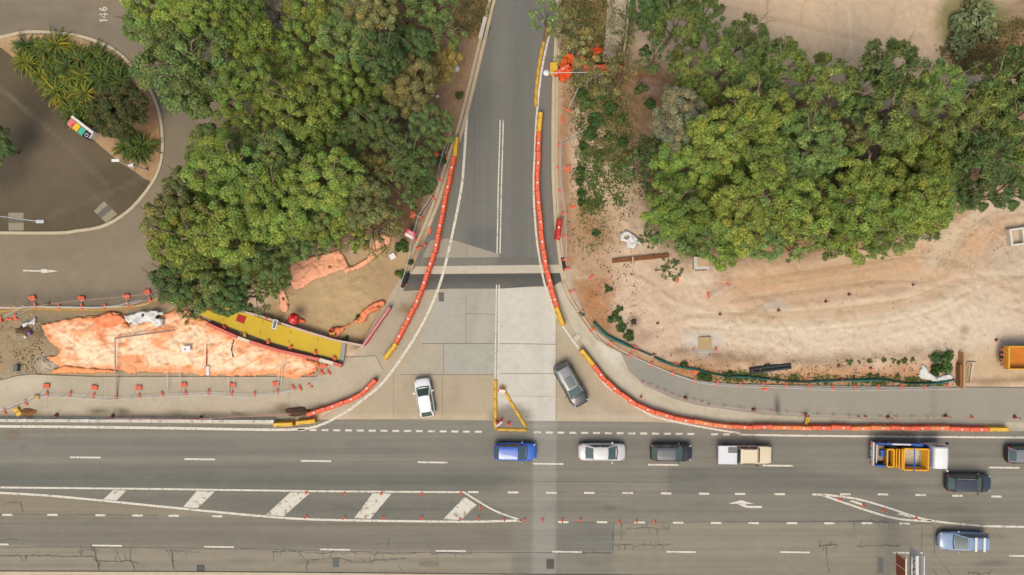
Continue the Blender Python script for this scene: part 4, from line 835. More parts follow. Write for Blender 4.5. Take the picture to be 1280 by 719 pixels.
run([(469, 475), (460, 486), (450, 494), (434, 501), (417, 507.5), (400, 513), (381, 519)], lambda i, n: 'o', lambda i, n, k: (ORD[i]+' orange water barrier from the upper end at the lower left corner', 0), 'water barriers at the lower left corner')
for i, (x, y, r) in enumerate(((355, 530, .04), (383, 527, .11))):
    p = W(x, y, .5); place_first(BAR['y'], 'y', (p.x, p.y, .03), r, ('left one of two yellow barriers touching the pale kerb barrier', 'right one of two yellow barriers at the lower left corner')[i], 'barrier', 'yellow barriers at the lower left corner')
# spare red barriers on the ground
def spare(x, y, rz, label, m, s=1.0):
    b = dup(BAR['o'], W(x, y, .5).xy.to_3d()+Vector((0, 0, .05)), rz, label, scale=(s, s, s)); b['group'] = ''; del b['group']
    for ch in b.children:
        if ch.name.startswith('body'):
            ch.data = ch.data.copy(); ch.data.materials[0] = m
    return b
spare(698, 287, 1.45, 'single red water barrier parked behind the kerb right of the side road', m_red, 1.05)
spare(702, 88, .55, 'orange barrier lying at an angle beside the yellow kerb block', m_or, .9)
spare(741, 84.5, -.03, 'left orange barrier across the old footpath, under the branches', m_or)
spare(765, 84.5, -.05, 'right orange barrier across the old footpath near the dead branch', m_or)
# yellow block on the kerb with the lamp
mb = MB(); mb.box((0, 0, .25), (.78, 1.25, .5), bevel=.06); o = mb.build('kerb_block', m_yel, loc=W(692, 87.5).xy.to_3d()+Vector((0, 0, .1))); tag(o, 'square yellow block sitting on the right kerb of the side road', 'block')
# low yellow lane separators
def separator(L=1.0):
    t = empty('lane_separator', (0, 0, -50)); mb = MB()
    prof = [(-.17, 0), (-.15, .06), (-.08, .12), (-.06, .16), (.06, .16), (.08, .12), (.15, .06), (.17, 0)]
    R = [[mb.bm.verts.new((x, y*k, z)) for y, z in prof] for x, k in ((-L/2, .9), (-L/2+.04, 1), (-.02, 1), (0, .96), (.02, 1), (L/2-.04, 1), (L/2, .9))]
    for a, b in zip(R, R[1:]):
        for j in range(len(prof)-1): mb._f([a[j], b[j], b[j+1], a[j+1]])
    mb._f(R[0]); mb._f(R[-1][::-1]); mb.build('body', m_yel, t)
    mb = MB(); mb.lathe([(.05, .15), (.05, .17), (.02, .172)], (L/2-.14, 0, 0), 8); mb.lathe([(.04, .15), (.04, .17), (.02, .172)], (-L/2+.2, 0, 0), 8); mb.build('bolt', m_dark, t); t['category'] = 'lane separator'; return t
SEP = separator()
def seprun(pts, fmt, group, step=1.02):
    w_ = resample(spline(pts, 4), step)
    for i, (a, b) in enumerate(zip(w_, w_[1:])):
        c = (a+b)/2; place_first(SEP, 'sep', (c.x, c.y, .03), math.atan2(b.y-a.y, b.x-a.x), fmt(ORD[i]), 'lane separator', group)
seprun([(684, 36), (677, 64), (672.5, 92), (670, 118), (670, 141)], lambda o: o+' yellow lane separator from the top along the right white line of the side road', 'yellow separators along the side road')
seprun([(619.3, 475), (619.3, 538)], lambda o: o+' yellow separator from the top in the upright side of the triangle', 'yellow separators of the triangle')
seprun([(627, 481), (640, 505), (659, 536)], lambda o: o+' yellow separator from the top in the slanted side of the triangle', 'yellow separators of the triangle', 1.0)
seprun([(622, 536.5), (660, 537.5)], lambda o: o+' yellow separator from the left in the base of the triangle', 'yellow separators of the triangle', 1.0)
# pale road barrier units along the left kerb
def kerb_barrier():
    t = empty('road_barrier', (0, 0, -50)); mb = MB(); L = 6.2
    prof = [(-.30, 0), (-.28, .12), (-.16, .30), (-.12, .62), (.12, .62), (.16, .30), (.28, .12), (.30, 0)]
    R = [[mb.bm.verts.new((x, y, z)) for y, z in prof] for x in (-L/2, -L/4, 0, L/4, L/2)]
    for a, b in zip(R, R[1:]):
        for j in range(len(prof)-1): mb._f([a[j], b[j], b[j+1], a[j+1]])
    mb._f(R[0]); mb._f(R[-1][::-1]); mb.build('body', mat('pale_steel', A(205, 200, 186), .6, var=.08, vscale=1.2, dirt=A(168, 158, 136)), t)
    mb = MB()
    for x in (-2.3, -1.5, 1.2, 2.2): mb.box((x, 0, .62), (.16, .05, .02))
    mb.build('lifting_slot', m_dark, t)
    mb = MB(); mb.box((L/2-.08, 0, .34), (.5, .42, .62), taper=.7); mb.build('joint_plate', mat('joint_steel', A(214, 211, 202), .6), t); t['category'] = 'road barrier'; return t
KB = kerb_barrier()
for i in range(5):
    x = 304-77*i; p = W(x, 527.8-.004*(340-x)-1.6, .4); place_first(KB, 'kb', (p.x, p.y, .02), -.004, ORD[i]+' pale steel barrier unit leftward from the yellow barriers along the highway kerb', 'road barrier', 'pale road barrier units')

# ---------------------------------------------------------------- temporary fencing
def foot_proto(m):
    mb = MB(); mb.box((0, 0, .07), (.62, .23, .14), bevel=.03); mb.box((.0, 0, .15), (.2, .14, .04)); 
    o = mb.build('orange_block', m); o.location = (0, 0, -50); o['category'] = 'fence block'; return o
FOOT = foot_proto(m_or)
def panel_proto(L=2.4, H=2.05):
    t = empty('site_fence', (0, 0, -50)); t['category'] = 'fence'; mb = MB(); r = .022
    mb.tube([(-L/2, 0, .08), (-L/2, 0, H), (L/2, 0, H), (L/2, 0, .08)], r, 6); mb.tube([(-L/2, 0, .16), (L/2, 0, .16)], r, 6); mb.build('frame', m_wrail, t)
    mb = MB()
    for k in range(1, 16): x = -L/2+k*L/16; mb.tube([(x, 0, .16), (x, 0, H)], .004, 3)
    for k in range(1, 7): z = .16+k*(H-.16)/7; mb.tube([(-L/2, .006, z), (L/2, .006, z)], .004, 3)
    mb.build('wire_mesh', m_galv, t); return t
PANEL = panel_proto()
def brace_proto():
    t = empty('fence_prop', (0, 0, -50)); t['category'] = 'fence prop'; mb = MB()
    mb.tube([(0, .02, 1.5), (0, .95, .16)], .02, 6); mb.tube([(0, .05, .14), (0, .95, .14)], .018, 6); mb.build('strut', m_wrail, t)
    mb = MB(); mb.box((0, .95, .13), (.66, .25, .20), bevel=.03); mb.box((0, .72, .08), (.60, .22, .13), bevel=.03); mb.build('counterweight', m_or, t); return t
BRACE = brace_proto()
def fence(pts, lead, order, group, braces=(), side=1, step=2.36, mesh_col=None, feet=True, z=.0):
    """panels end to end between pixel points of the fence's base; labels count along it"""
    w_ = resample(pts, step); n = len(w_)-1
    for i in range(n):
        a, b = w_[i], w_[i+1]; c = (a+b)/2; rz = math.atan2(b.y-a.y, b.x-a.x); o = ORD[i]+' ' if n > 1 else ''
        pn = place_first(PANEL, 'panel', (c.x, c.y, z), rz, f'{o}wire fence {order} {lead}' if n > 1 else f'single wire fence {lead}', 'fence', group)
        s = (b-a).length/2.4; pn.scale = (s, 1, 1)
    if feet:
        for i, a in enumerate(w_):
            b = w_[min(i+1, n)]; c = w_[max(i-1, 0)]; rz = math.atan2(b.y-c.y, b.x-c.x)+math.pi/2
            o = ORD[i]+' '
            place_first(FOOT, 'foot', (a.x, a.y, z), rz+random.uniform(-.25, .25), f'{o}orange block {order} {lead}', 'fence block', 'fence feet, '+group)
            if i in braces:
                place_first(BRACE, 'brace', (a.x, a.y, z), rz-math.pi/2+(0 if side > 0 else math.pi)+random.uniform(-.15, .15), f'{ORD[braces.index(i)]} fence prop {order} {lead}', 'fence prop', 'fence braces, '+group)
fence([(7, 514), (34, 503), (60, 492.5), (88, 492), (147, 496.5), (207, 492.5), (266, 489.5), (297, 492), (326, 493), (353, 489), (385, 483)], 'along the lower left footpath', 'from the left', 'lower left footpath fence', braces=(2, 4, 6, 8, 10, 12), side=1, z=.1)
fence([(388, 482), (406, 470), (420, 458)], 'below the ramp end at the lower left', 'from the left', 'fence below the ramp end', braces=(1,), side=1, z=.1)
fence([(2, 399), (26, 385.5)], 'slanting beside the far left car park kerb', 'from the left', 'far left slanting fence', z=.05)
fence([(20, 396), (45, 382.5), (75, 383), (104, 383.5), (133, 384), (162, 381), (193, 374)], 'along the car park kerb', 'from the left', 'car park kerb fence', braces=(1, 3, 5, 6), side=1, z=.05)
fence([(560, 143), (568, 163), (557, 190), (550, 218), (544, 247)], 'left of the upper side road', 'from the top', 'fence left of the upper side road', braces=(2,), side=-1)
fence([(542, 248), (526, 272), (517, 305), (511, 343), (502, 361)], 'between the dirt and side road at left', 'from the top', 'fence left of the lower side road', braces=(1,), side=-1)
fence([(456, 433), (477, 452)], 'from the pink railing end to the lower yellow barrier', 'from the left', 'fence at the pink railing end', feet=False, z=.1)
fence([(723, 112), (714, 130), (704, 149)], 'near the orange netting right of the side road', 'from the top', 'fence near the orange netting')
fence([(703, 150), (726, 167)], 'upper arm of the white V beside the side road', 'from the left', 'white V fence')
fence([(727, 168), (701, 181)], 'lower arm of the white V beside the side road', 'from the right', 'white V fence, lower arm', feet=False)
fence([(700, 181), (699, 212), (701, 240), (706, 270), (706, 300), (707, 334)], 'right of the side road kerb', 'from the top', 'fence right of the side road', braces=(1,), side=1)
fence([(709, 336), (714, 362), (725, 388), (739, 411)], 'round the corner above the teal fence', 'from the top', 'corner fence', z=.1)
fence([(740, 412), (764, 430), (791, 446), (817, 457), (844, 468), (872, 477), (903, 479.5), (933, 481), (962, 481), (1047, 485.5), (1106, 484), (1192, 483)], 'along the right footpath', 'from the left', 'right footpath fence', braces=(2, 4, 5), side=1, z=.02)
fence([(847, 350), (858, 366)], 'in the dirt below the concrete box, left one', 'from the left', 'loose fence below the box', feet=True)
fence([(885, 369), (909, 357), (918, 341)], 'in the dirt right of the concrete box', 'from the left', 'fence right of the box')
fence([(866, 438), (897, 438)], 'lying below the tan pit lid', 'from the left', 'fence by the tan lid')
def foot(x, y, rz, label, z=.02): 
    p = W(x, y); return dup(FOOT, (p.x, p.y, z), rz, label)
for x, y, a, l in ((716, 259, .1, 'loose orange block on the dirt right of the red barrier'), (739, 347, .9, 'lone orange block on the pale dirt of the site'), (394, 459, 1.0, 'upper orange block of the little pile beside the ramp end'), (389, 468, .5, 'lower left orange block of the pile beside the ramp end'), (403, 466, -.9, 'lower right orange block of the pile beside the ramp end'), (367, 484, -1.0, 'tilted orange block at the right end of the footpath'), (538, 289, 1.4, 'upright orange block beside the left barrier run'), (524, 310, .3, 'orange block below the fence by the red-white sign'), (471, 409, 1.1, 'orange block under the pink railing'), (461, 426, 1.0, 'orange block near the lower end of the pink railing'), (12, 399, .1, 'orange block at the far left edge by the timber'), (956, 486, .2, 'orange block just left of the dark joint in the right footpath'), (140, 393, .8, 'orange block lying on the orange sheet edge below the fence'), (20, 398, -.6, 'orange block between the slanting fences at the far left')):
    foot(x, y, a, l, .1 if y > 440 and x < 410 or y > 480 else .03)
# pink-netted railing panel
def rail(pts, h, m, name, label, cat, thick=.06, posts=True):
    t = empty(name, W(*pts[0]).xy.to_3d(), 0, label, cat); o = t.location.copy(); w_ = [W(*p).xy.to_3d()-o for p in pts]
    mb = MB()
    for a, b in zip(w_, w_[1:]):
        d = (b-a).normalized(); n = Vector((-d.y, d.x, 0))*thick/2
        mb.prism([(a+n).xy, (a-n).xy, (b-n).xy, (b+n).xy], .15, h)
    mb.build('panel', m, t); mb = MB()
    for a, b in zip(w_, w_[1:]): mb.tube([a+Vector((0, 0, h+.03)), b+Vector((0, 0, h+.03))], .035, 6)
    mb.build('top_rail', m_wrail, t)
    for a in w_: mb = MB(); mb.tube([a, a+Vector((0, 0, h+.05))], .04, 6); mb.build('post', m_galv, t)
    return t
m_net = mat('red_white_net', A(206, 96, 96), .7, var=.25, vscale=6)
rail([(457, 430), (473, 407), (489, 384)], 1.0, m_net, 'net_railing', 'red-white netted railing slanting beside the crumpled orange sheet', 'railing', .30)
# ---------------------------------------------------------------- the yellow walkway
def walkway():
    o = W(348, 415).xy.to_3d(); t = empty('walkway', o, 0, 'long yellow ramp walkway with railings running out from under the trees', 'walkway')
    q = lambda x, y: (W(x, y, .45)-Vector((o.x, o.y, .45))).xy
    mb = MB(); m_y = mat('yellow_deck', A(206, 172, 26), .6, var=.07, vscale=1.0)
    top = [(258, 378), (300, 389), (346, 405), (390, 417), (427, 428)]; bot = [(246, 392), (290, 410), (336, 427), (380, 439), (424, 450)]
    for k in range(4): mb.prism([q(*bot[k]), q(*bot[k+1]), q(*top[k+1]), q(*top[k])], .28, .45)
    mb.build('deck', m_y, t)
    mb = MB(); mb.prism([q(427, 428.3), q(424, 450), q(429.5, 451.5), q(432, 430)], .1, .42); mb.build('end_plate', mat('grey_steel', A(150, 148, 140), .5, var=.08), t)
    for poly in ([(298, 392.5), (308.5, 396), (305, 405), (294.5, 401)], [(258, 378.5), (270, 382), (268, 391), (255, 386)], [(270, 386), (280, 390), (278, 394), (269, 391)]):
        mb = MB(); mb.prism([q(*p) for p in poly[::-1]], .452, .464); mb.build('red_mat', mat('red_rubber_mat', A(178, 30, 26), .7), t)
    mb = MB()
    for x, y in ((328, 403), (325, 416), (363, 415), (361, 427), (397, 425), (395, 438), (274, 402), (279, 400)): 
        c = q(x, y); mb.tube([(c.x-.05, c.y+.18, .455), (c.x+.12, c.y+.05, .47), (c.x-.02, c.y, .47), (c.x+.1, c.y-.16, .455)], .014, 5)
    mb.build('lifting_strap', m_dark, t)
    m_fr = mat('pale_pink_rail', A(206, 176, 164), .6, var=.1); m_fr2 = mat('faded_red_board', A(216, 112, 98), .65, var=.12, vscale=2)
    def wall(pts, m, nm, h=1.0, th=.12):
        mb = MB()
        for a, b in zip(pts, pts[1:]):
            a = q(*a); b = q(*b); d = (b-a).normalized(); n = Vector((-d.y, d.x))*th/2; mb.prism([a+n, a-n, b-n, b+n], .1, h)
        mb.build(nm, m, t)
    wall([(300, 388), (330, 396), (352, 403.5)], m_fr, 'handrail', .95, .22); wall([(353, 404), (385, 414.5), (420, 425), (456, 432)], m_fr, 'handrail', .95, .20)
    wall([(260, 404), (280, 413), (298, 421)], m_fr2, 'handrail', .95, .30); wall([(299, 421.5), (314, 427)], mat('pale_board', A(222, 206, 188), .6, var=.1), 'handrail', .95, .30); wall([(314.5, 427), (350, 438), (400, 449)], m_fr2, 'handrail', .95, .30)
    wall([(400.5, 449), (418, 454)], mat('pale_board', A(222, 206, 188), .6), 'handrail', .95, .34); wall([(418.5, 454), (428, 457)], m_fr2, 'handrail', .95, .34)
walkway()
def clamp(x, y, m, label, s=1):
    p = W(x, y, .9); t = empty('railing_weight', (p.x, p.y, .45), random.uniform(0, 3), label, 'weight'); mb = MB(); mb.box((0, 0, .12), (.42*s, .3*s, .24), bevel=.05); mb.build('block', m, t); mb = MB(); mb.tube([(0, 0, .2), (0, 0, .55)], .04, 6); mb.build('stem', m, t)
for x, y, m, l in ((279, 409, m_red, 'red clamp on the lower edge of the yellow ramp, near the trees'), (334, 427.5, m_or, 'small orange clamp on the middle of the ramp\'s lower edge'), (362, 434, m_or, 'orange clamp on the lower edge below the round red umbrella'), (393, 441, m_or, 'orange clamp near the open end of the yellow ramp'), (304.5, 419, m_yel, 'small yellow clamp on the lower edge of the ramp'), (417, 448, m_or, 'orange clamp at the corner of the open ramp end')): clamp(x, y, m, l)
# solar panel, umbrella, buckets
p = W(343.5, 405.5, 1.6); t = empty('solar_panel', (p.x, p.y, 0), -.25, 'blue-grey solar panel in a white frame on the yellow ramp edge', 'solar panel')
mb = MB(); mb.box((0, 0, 1.6), (.44, .95, .05)); mb.build('frame', m_white, t); mb = MB(); mb.box((0, 0, 1.63), (.28, .78, .02)); mb.build('cells', mat('solar_cell', A(92, 108, 124), .3), t); mb = MB(); mb.tube([(0, 0, 0), (0, 0, 1.58)], .05, 8); mb.build('post', m_galv, t)
p = W(366.5, 398.5, 1.7); t = empty('umbrella', (p.x, p.y, 0), .2, 'round red site umbrella standing just above the yellow ramp', 'umbrella')
mb = MB(); mb.lathe([(.60, 1.45), (.58, 1.55), (.46, 1.80), (.26, 1.95), (.05, 2.0)], n=20); mb.build('canopy', mat('red_canopy', A(206, 30, 30), .35, coat=.4, var=.08), t, smooth=True)
mb = MB(); mb.tube([(0, 0, 0), (0, 0, 1.95)], .03, 8); mb.build('pole', m_galv, t)
for a in (.3, 2.2, 4.0): mb = MB(); mb.lathe([(.07, 1.83), (.05, 1.88)], (math.cos(a)*.36, math.sin(a)*.36, 0), 8); mb.build('white_spot', m_white, t)
p = W(377, 401); mb = MB(); mb.box((0, 0, .12), (.75, .35, .22), bevel=.05); o = mb.build('plastic_block', m_or, loc=(p.x, p.y, 0)); o.rotation_euler.z = -.4; tag(o, 'orange plastic block tucked beside the round red umbrella', 'block')
p = W(416, 413); t = empty('bucket', (p.x, p.y, .2), 0, 'red and yellow bucket on the orange sheet above the ramp', 'bucket')
mb = MB(); mb.lathe([(.20, 0), (.24, .38), (.21, .38), (.18, .05)], n=14); mb.build('body', m_red, t); mb = MB(); mb.box((.05, -.30, .12), (.5, .28, .24), bevel=.04); mb.build('tray', m_yel, t)
p = W(337, 397); t = empty('warning_light', (p.x, p.y, 0), 0, 'yellow warning light standing on the dirt above the ramp', 'warning light')
mb = MB(); mb.box((0, 0, .5), (.2, .35, .9), bevel=.04); mb.build('battery_case', m_yel, t); mb = MB(); mb.lathe([(.12, .95), (.15, 1.1), (.1, 1.25)], n=12); mb.build('lens', m_or2, t)
# ---------------------------------------------------------------- sheets of plastic
m_sheet = surf('plastic_sheet', None, ((.8, .05), (5, .07), (22, .06)), bump=.5, bscale=9, rough=.6)
def tarp(name, poly, cols, label, cat='plastic sheet', amp=.28, rag=3.6, holes=.80, step=.13, z0=.06, seed=0, fold=1.0):
    P = np.array(poly, float); w0 = W(*P.mean(0)).xy
    x0, y0 = P.min(0)-4; x1, y1 = P.max(0)+4; st = step/S
    X, Y = np.meshgrid(np.arange(x0, x1, st), np.arange(y0, y1, st), indexing='ij')
    d = sdist(X, Y, [tuple(p) for p in P])+(fbm(X/9, Y/9, seed+2)-.5)*2*rag+(fbm(X/3, Y/3, seed+5)-.5)*rag*.6
    g = ground_z(X, Y); wx = X+(fbm(X/14, Y/14, seed+9)-.5)*16; wy = Y+(fbm(X/14, Y/14, seed+19)-.5)*16
    ridge = (1-np.abs(2*fbm(wx/11*fold, wy/16, seed+3, 3)-1)*1.6)
    ridge2 = 1-np.abs(2*fbm(wx/5, wy/5, seed+4, 2)-1)*2
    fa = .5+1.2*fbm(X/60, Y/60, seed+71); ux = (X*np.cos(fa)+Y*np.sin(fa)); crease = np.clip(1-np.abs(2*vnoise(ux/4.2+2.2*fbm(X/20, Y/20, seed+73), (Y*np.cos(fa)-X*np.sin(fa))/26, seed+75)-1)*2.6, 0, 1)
    Z = g+z0+amp*.42*crease*fold+amp*(np.clip(ridge, 0, 1)**2*.8+.28*np.clip(ridge2, 0, 1)**3)+amp*.5*fbm(X/22, Y/22, seed+6)
    Z = np.where(d < 2, g+.03+(Z-g-.03)*np.clip(d/2, 0, 1), Z)
    hole = (fbm(X/7, Y/4.5, seed+31, 3) > holes) & (fbm(X/30, Y/30, seed+33) > .42)
    keep = (d > 0) & ~hole
    n = X.shape; idx = np.arange(n[0]*n[1]).reshape(n); kq = keep[:-1, :-1] & keep[1:, :-1] & keep[1:, 1:] & keep[:-1, 1:]
    Q = np.stack([idx[:-1, 1:], idx[1:, 1:], idx[1:, :-1], idx[:-1, :-1]], -1)[kq]
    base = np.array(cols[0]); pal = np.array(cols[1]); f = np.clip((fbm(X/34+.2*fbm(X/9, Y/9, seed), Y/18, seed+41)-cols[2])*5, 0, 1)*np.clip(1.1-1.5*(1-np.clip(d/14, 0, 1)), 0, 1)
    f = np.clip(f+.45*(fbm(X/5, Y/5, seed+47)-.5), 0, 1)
    f = np.clip(f-.9*np.clip(crease*1.4-.2, 0, 1)*np.clip((vnoise(X/15, Y/15, seed+81)-.3)*5, 0, 1), 0, 1)  # deeper orange on creases: less fading, plus inter-reflection of folds put into the colour
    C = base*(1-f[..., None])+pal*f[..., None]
    V = np.stack([(X-640)*S-w0.x, (359.5-Y)*S-w0.y, Z], -1).reshape(-1, 3)
    us = np.unique(Q); mp = np.zeros(len(V), int); mp[us] = np.arange(len(us))
    o = mesh_np(name, V[us], mp[Q], m_sheet, C.reshape(-1, 3)[us], smooth=True); o.location = (w0.x, w0.y, 0)
    sm = o.modifiers.new('thickness', 'SOLIDIFY'); sm.thickness = .012
    return tag(o, label, cat)
O1 = A(248, 172, 128); O2 = A(250, 216, 174); O3 = A(244, 140, 96); OP = A(250, 178, 140)
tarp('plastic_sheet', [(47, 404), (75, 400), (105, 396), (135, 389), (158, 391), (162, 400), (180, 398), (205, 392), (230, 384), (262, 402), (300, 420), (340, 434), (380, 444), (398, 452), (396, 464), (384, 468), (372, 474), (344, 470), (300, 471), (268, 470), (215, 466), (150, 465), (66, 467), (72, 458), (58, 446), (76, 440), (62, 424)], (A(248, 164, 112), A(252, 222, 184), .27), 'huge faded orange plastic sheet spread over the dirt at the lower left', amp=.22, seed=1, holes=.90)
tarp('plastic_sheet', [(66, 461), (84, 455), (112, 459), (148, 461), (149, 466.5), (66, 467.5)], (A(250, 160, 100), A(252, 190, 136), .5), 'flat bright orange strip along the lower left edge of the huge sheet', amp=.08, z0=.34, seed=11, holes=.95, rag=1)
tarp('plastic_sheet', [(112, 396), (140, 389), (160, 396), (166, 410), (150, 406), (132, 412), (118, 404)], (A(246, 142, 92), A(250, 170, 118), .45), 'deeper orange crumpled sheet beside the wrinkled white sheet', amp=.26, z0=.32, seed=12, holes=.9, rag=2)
tarp('plastic_sheet', [(157, 394), (178, 388), (205, 383), (211, 392), (206, 408), (200, 411), (192, 403), (178, 405), (166, 410), (160, 402)], (A(226, 224, 220), A(240, 238, 234), .4), 'wrinkled white plastic sheet below the kerb by the left trees', amp=.32, z0=.42, seed=2, holes=.68, rag=2)
tarp('plastic_sheet', [(28, 404), (40, 399), (43, 395), (48, 397), (46, 409), (40, 406), (30, 411)], (A(220, 212, 206), A(234, 228, 222), .4), 'small crumpled white sheet at the far left edge of the orange sheet', amp=.25, seed=3, holes=.9, rag=1.5)
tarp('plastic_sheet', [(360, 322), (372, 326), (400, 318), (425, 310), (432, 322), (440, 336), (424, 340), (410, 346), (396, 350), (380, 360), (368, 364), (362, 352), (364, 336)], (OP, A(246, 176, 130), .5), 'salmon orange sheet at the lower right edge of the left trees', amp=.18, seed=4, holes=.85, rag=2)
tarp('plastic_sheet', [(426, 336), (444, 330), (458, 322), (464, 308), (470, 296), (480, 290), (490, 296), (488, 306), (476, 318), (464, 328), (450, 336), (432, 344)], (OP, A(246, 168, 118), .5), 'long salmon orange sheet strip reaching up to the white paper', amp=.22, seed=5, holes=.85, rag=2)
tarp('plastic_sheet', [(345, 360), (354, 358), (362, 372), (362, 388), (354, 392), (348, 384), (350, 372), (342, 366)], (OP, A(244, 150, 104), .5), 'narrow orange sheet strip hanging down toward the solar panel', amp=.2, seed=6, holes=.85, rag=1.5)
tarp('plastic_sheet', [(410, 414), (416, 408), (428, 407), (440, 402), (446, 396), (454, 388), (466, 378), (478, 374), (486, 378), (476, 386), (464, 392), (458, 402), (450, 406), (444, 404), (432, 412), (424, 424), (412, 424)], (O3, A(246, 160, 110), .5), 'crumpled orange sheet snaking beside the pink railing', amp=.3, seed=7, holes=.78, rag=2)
tarp('plastic_sheet', [(775, 292), (782, 287), (790, 291), (796, 296), (806, 300), (804, 310), (796, 306), (792, 312), (782, 312), (782, 303), (774, 302)], (A(226, 224, 220), A(240, 238, 234), .4), 'crumpled white plastic sheet on the dirt at the right grove\'s edge', amp=.35, seed=8, holes=.72, rag=1.5)
tarp('plastic_sheet', [(1148, 462), (1152, 455), (1158, 458), (1160, 464), (1170, 470), (1186, 466), (1192, 470), (1192, 477), (1170, 478), (1150, 474), (1146, 470)], (A(222, 220, 214), A(236, 234, 228), .4), 'white sheet around the foot of the big bush by the plank', amp=.2, seed=9, holes=.9, rag=1.5)
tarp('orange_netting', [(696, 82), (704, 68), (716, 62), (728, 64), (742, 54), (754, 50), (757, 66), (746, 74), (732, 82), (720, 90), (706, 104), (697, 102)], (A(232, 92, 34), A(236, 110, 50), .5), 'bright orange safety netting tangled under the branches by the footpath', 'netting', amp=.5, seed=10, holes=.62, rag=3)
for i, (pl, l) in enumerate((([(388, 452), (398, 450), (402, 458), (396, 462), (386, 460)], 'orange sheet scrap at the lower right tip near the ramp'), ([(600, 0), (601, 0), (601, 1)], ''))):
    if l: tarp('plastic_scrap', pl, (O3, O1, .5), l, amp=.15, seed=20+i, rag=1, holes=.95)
# teal silt fence: upright cloth that sags out along the dirt
m_teal = mat('teal_cloth', A(44, 122, 110), .8, var=.25, vscale=2.5, dirt=A(136, 118, 88))
def silt(pts, label, wd):
    w_ = resample(spline(pts, 8), .5); o = w_[0]; mb = MB(); V = []
    for i, p in enumerate(w_):
        a = w_[max(i-1, 0)]; b = w_[min(i+1, len(w_)-1)]; d = (b-a).normalized(); n = Vector((-d.y, d.x)); t = i/max(1, len(w_)-1)
        ww = wd*(.35+.65*abs(math.sin(t*math.pi*len(w_)*.06+.6)))*random.uniform(.8, 1.15)
        V.append([mb.bm.verts.new(((p-o).x+n.x*ww*f, (p-o).y+n.y*ww*f, zz)) for f, zz in ((-.12, .05), (-.05, .45), (.25, .42+random.uniform(-.12, .10)), (.75, .32), (1.0, .07))])
    for a, b in zip(V, V[1:]):
        for j in range(4): mb._f([a[j], a[j+1], b[j+1], b[j]])
    ob = mb.build('silt_fence', m_teal, loc=(o.x, o.y, 0), smooth=True); sm = ob.modifiers.new('thickness', 'SOLIDIFY'); sm.thickness = .015; return tag(ob, label, 'silt fence')
silt([(724, 391), (728, 397)], 'short teal cloth scrap between orange feet at the corner', .5)
silt([(741, 403), (748, 412), (758, 421), (772, 428), (786, 434), (800, 439), (815, 446)], 'teal silt fence curving along the corner below the green bushes', .36)
silt([(817, 447), (828, 453), (845, 459), (870, 463), (888, 467), (905, 471)], 'teal silt fence stretch between the corner and the black pipes', .30)
silt([(905, 471), (935, 472), (975, 476), (1010, 478), (1052, 476)], 'teal silt fence stretch below the black pipes', .22)
silt([(1052, 476), (1085, 476), (1104, 475.5), (1130, 479), (1165, 480), (1193, 474)], 'teal silt fence stretch ending at the upright plank', .24)
# ================================================================ vehicles
m_glass = mat('car_glass', A(74, 94, 88), .07, coat=.3, spec=.8); m_tyre = m_rubber; m_rim = mat('alloy_rim', A(150, 150, 150), .35, metal=.7)
m_trim = mat('black_trim', A(36, 37, 39), .5); m_head = mat('headlight_glass', A(176, 180, 180), .15, coat=.5); m_tail = mat('taillight_red', A(190, 24, 26), .3, coat=.4); m_amber = mat('amber_lamp', A(240, 150, 40), .3)
def paint_mat(name, c, rough=.32): return mat(name, c, rough, coat=.7, spec=.4, metal=.0)
def wheel(t, x, y, r=.33, wd=.22):
    sg = 1 if y > 0 else -1; M = Matrix.Translation((x, y, r)) @ Matrix.Rotation(math.pi/2, 4, 'X')
    mb = MB(); mb.lathe([(r*.6, -wd/2), (r*.95, -wd/2), (r, -wd/3), (r, wd/3), (r*.95, wd/2), (r*.6, wd/2)], n=18, mtx=M); w_ = mb.build('wheel', m_tyre, t, smooth=False)
    mb = MB(); mb.lathe([(.05, wd/2+.012), (r*.6, wd/2+.006), (r*.62, -wd/2-.006), (.05, -wd/2-.012)], n=14, mtx=M); mb.build('rim', m_rim, w_)
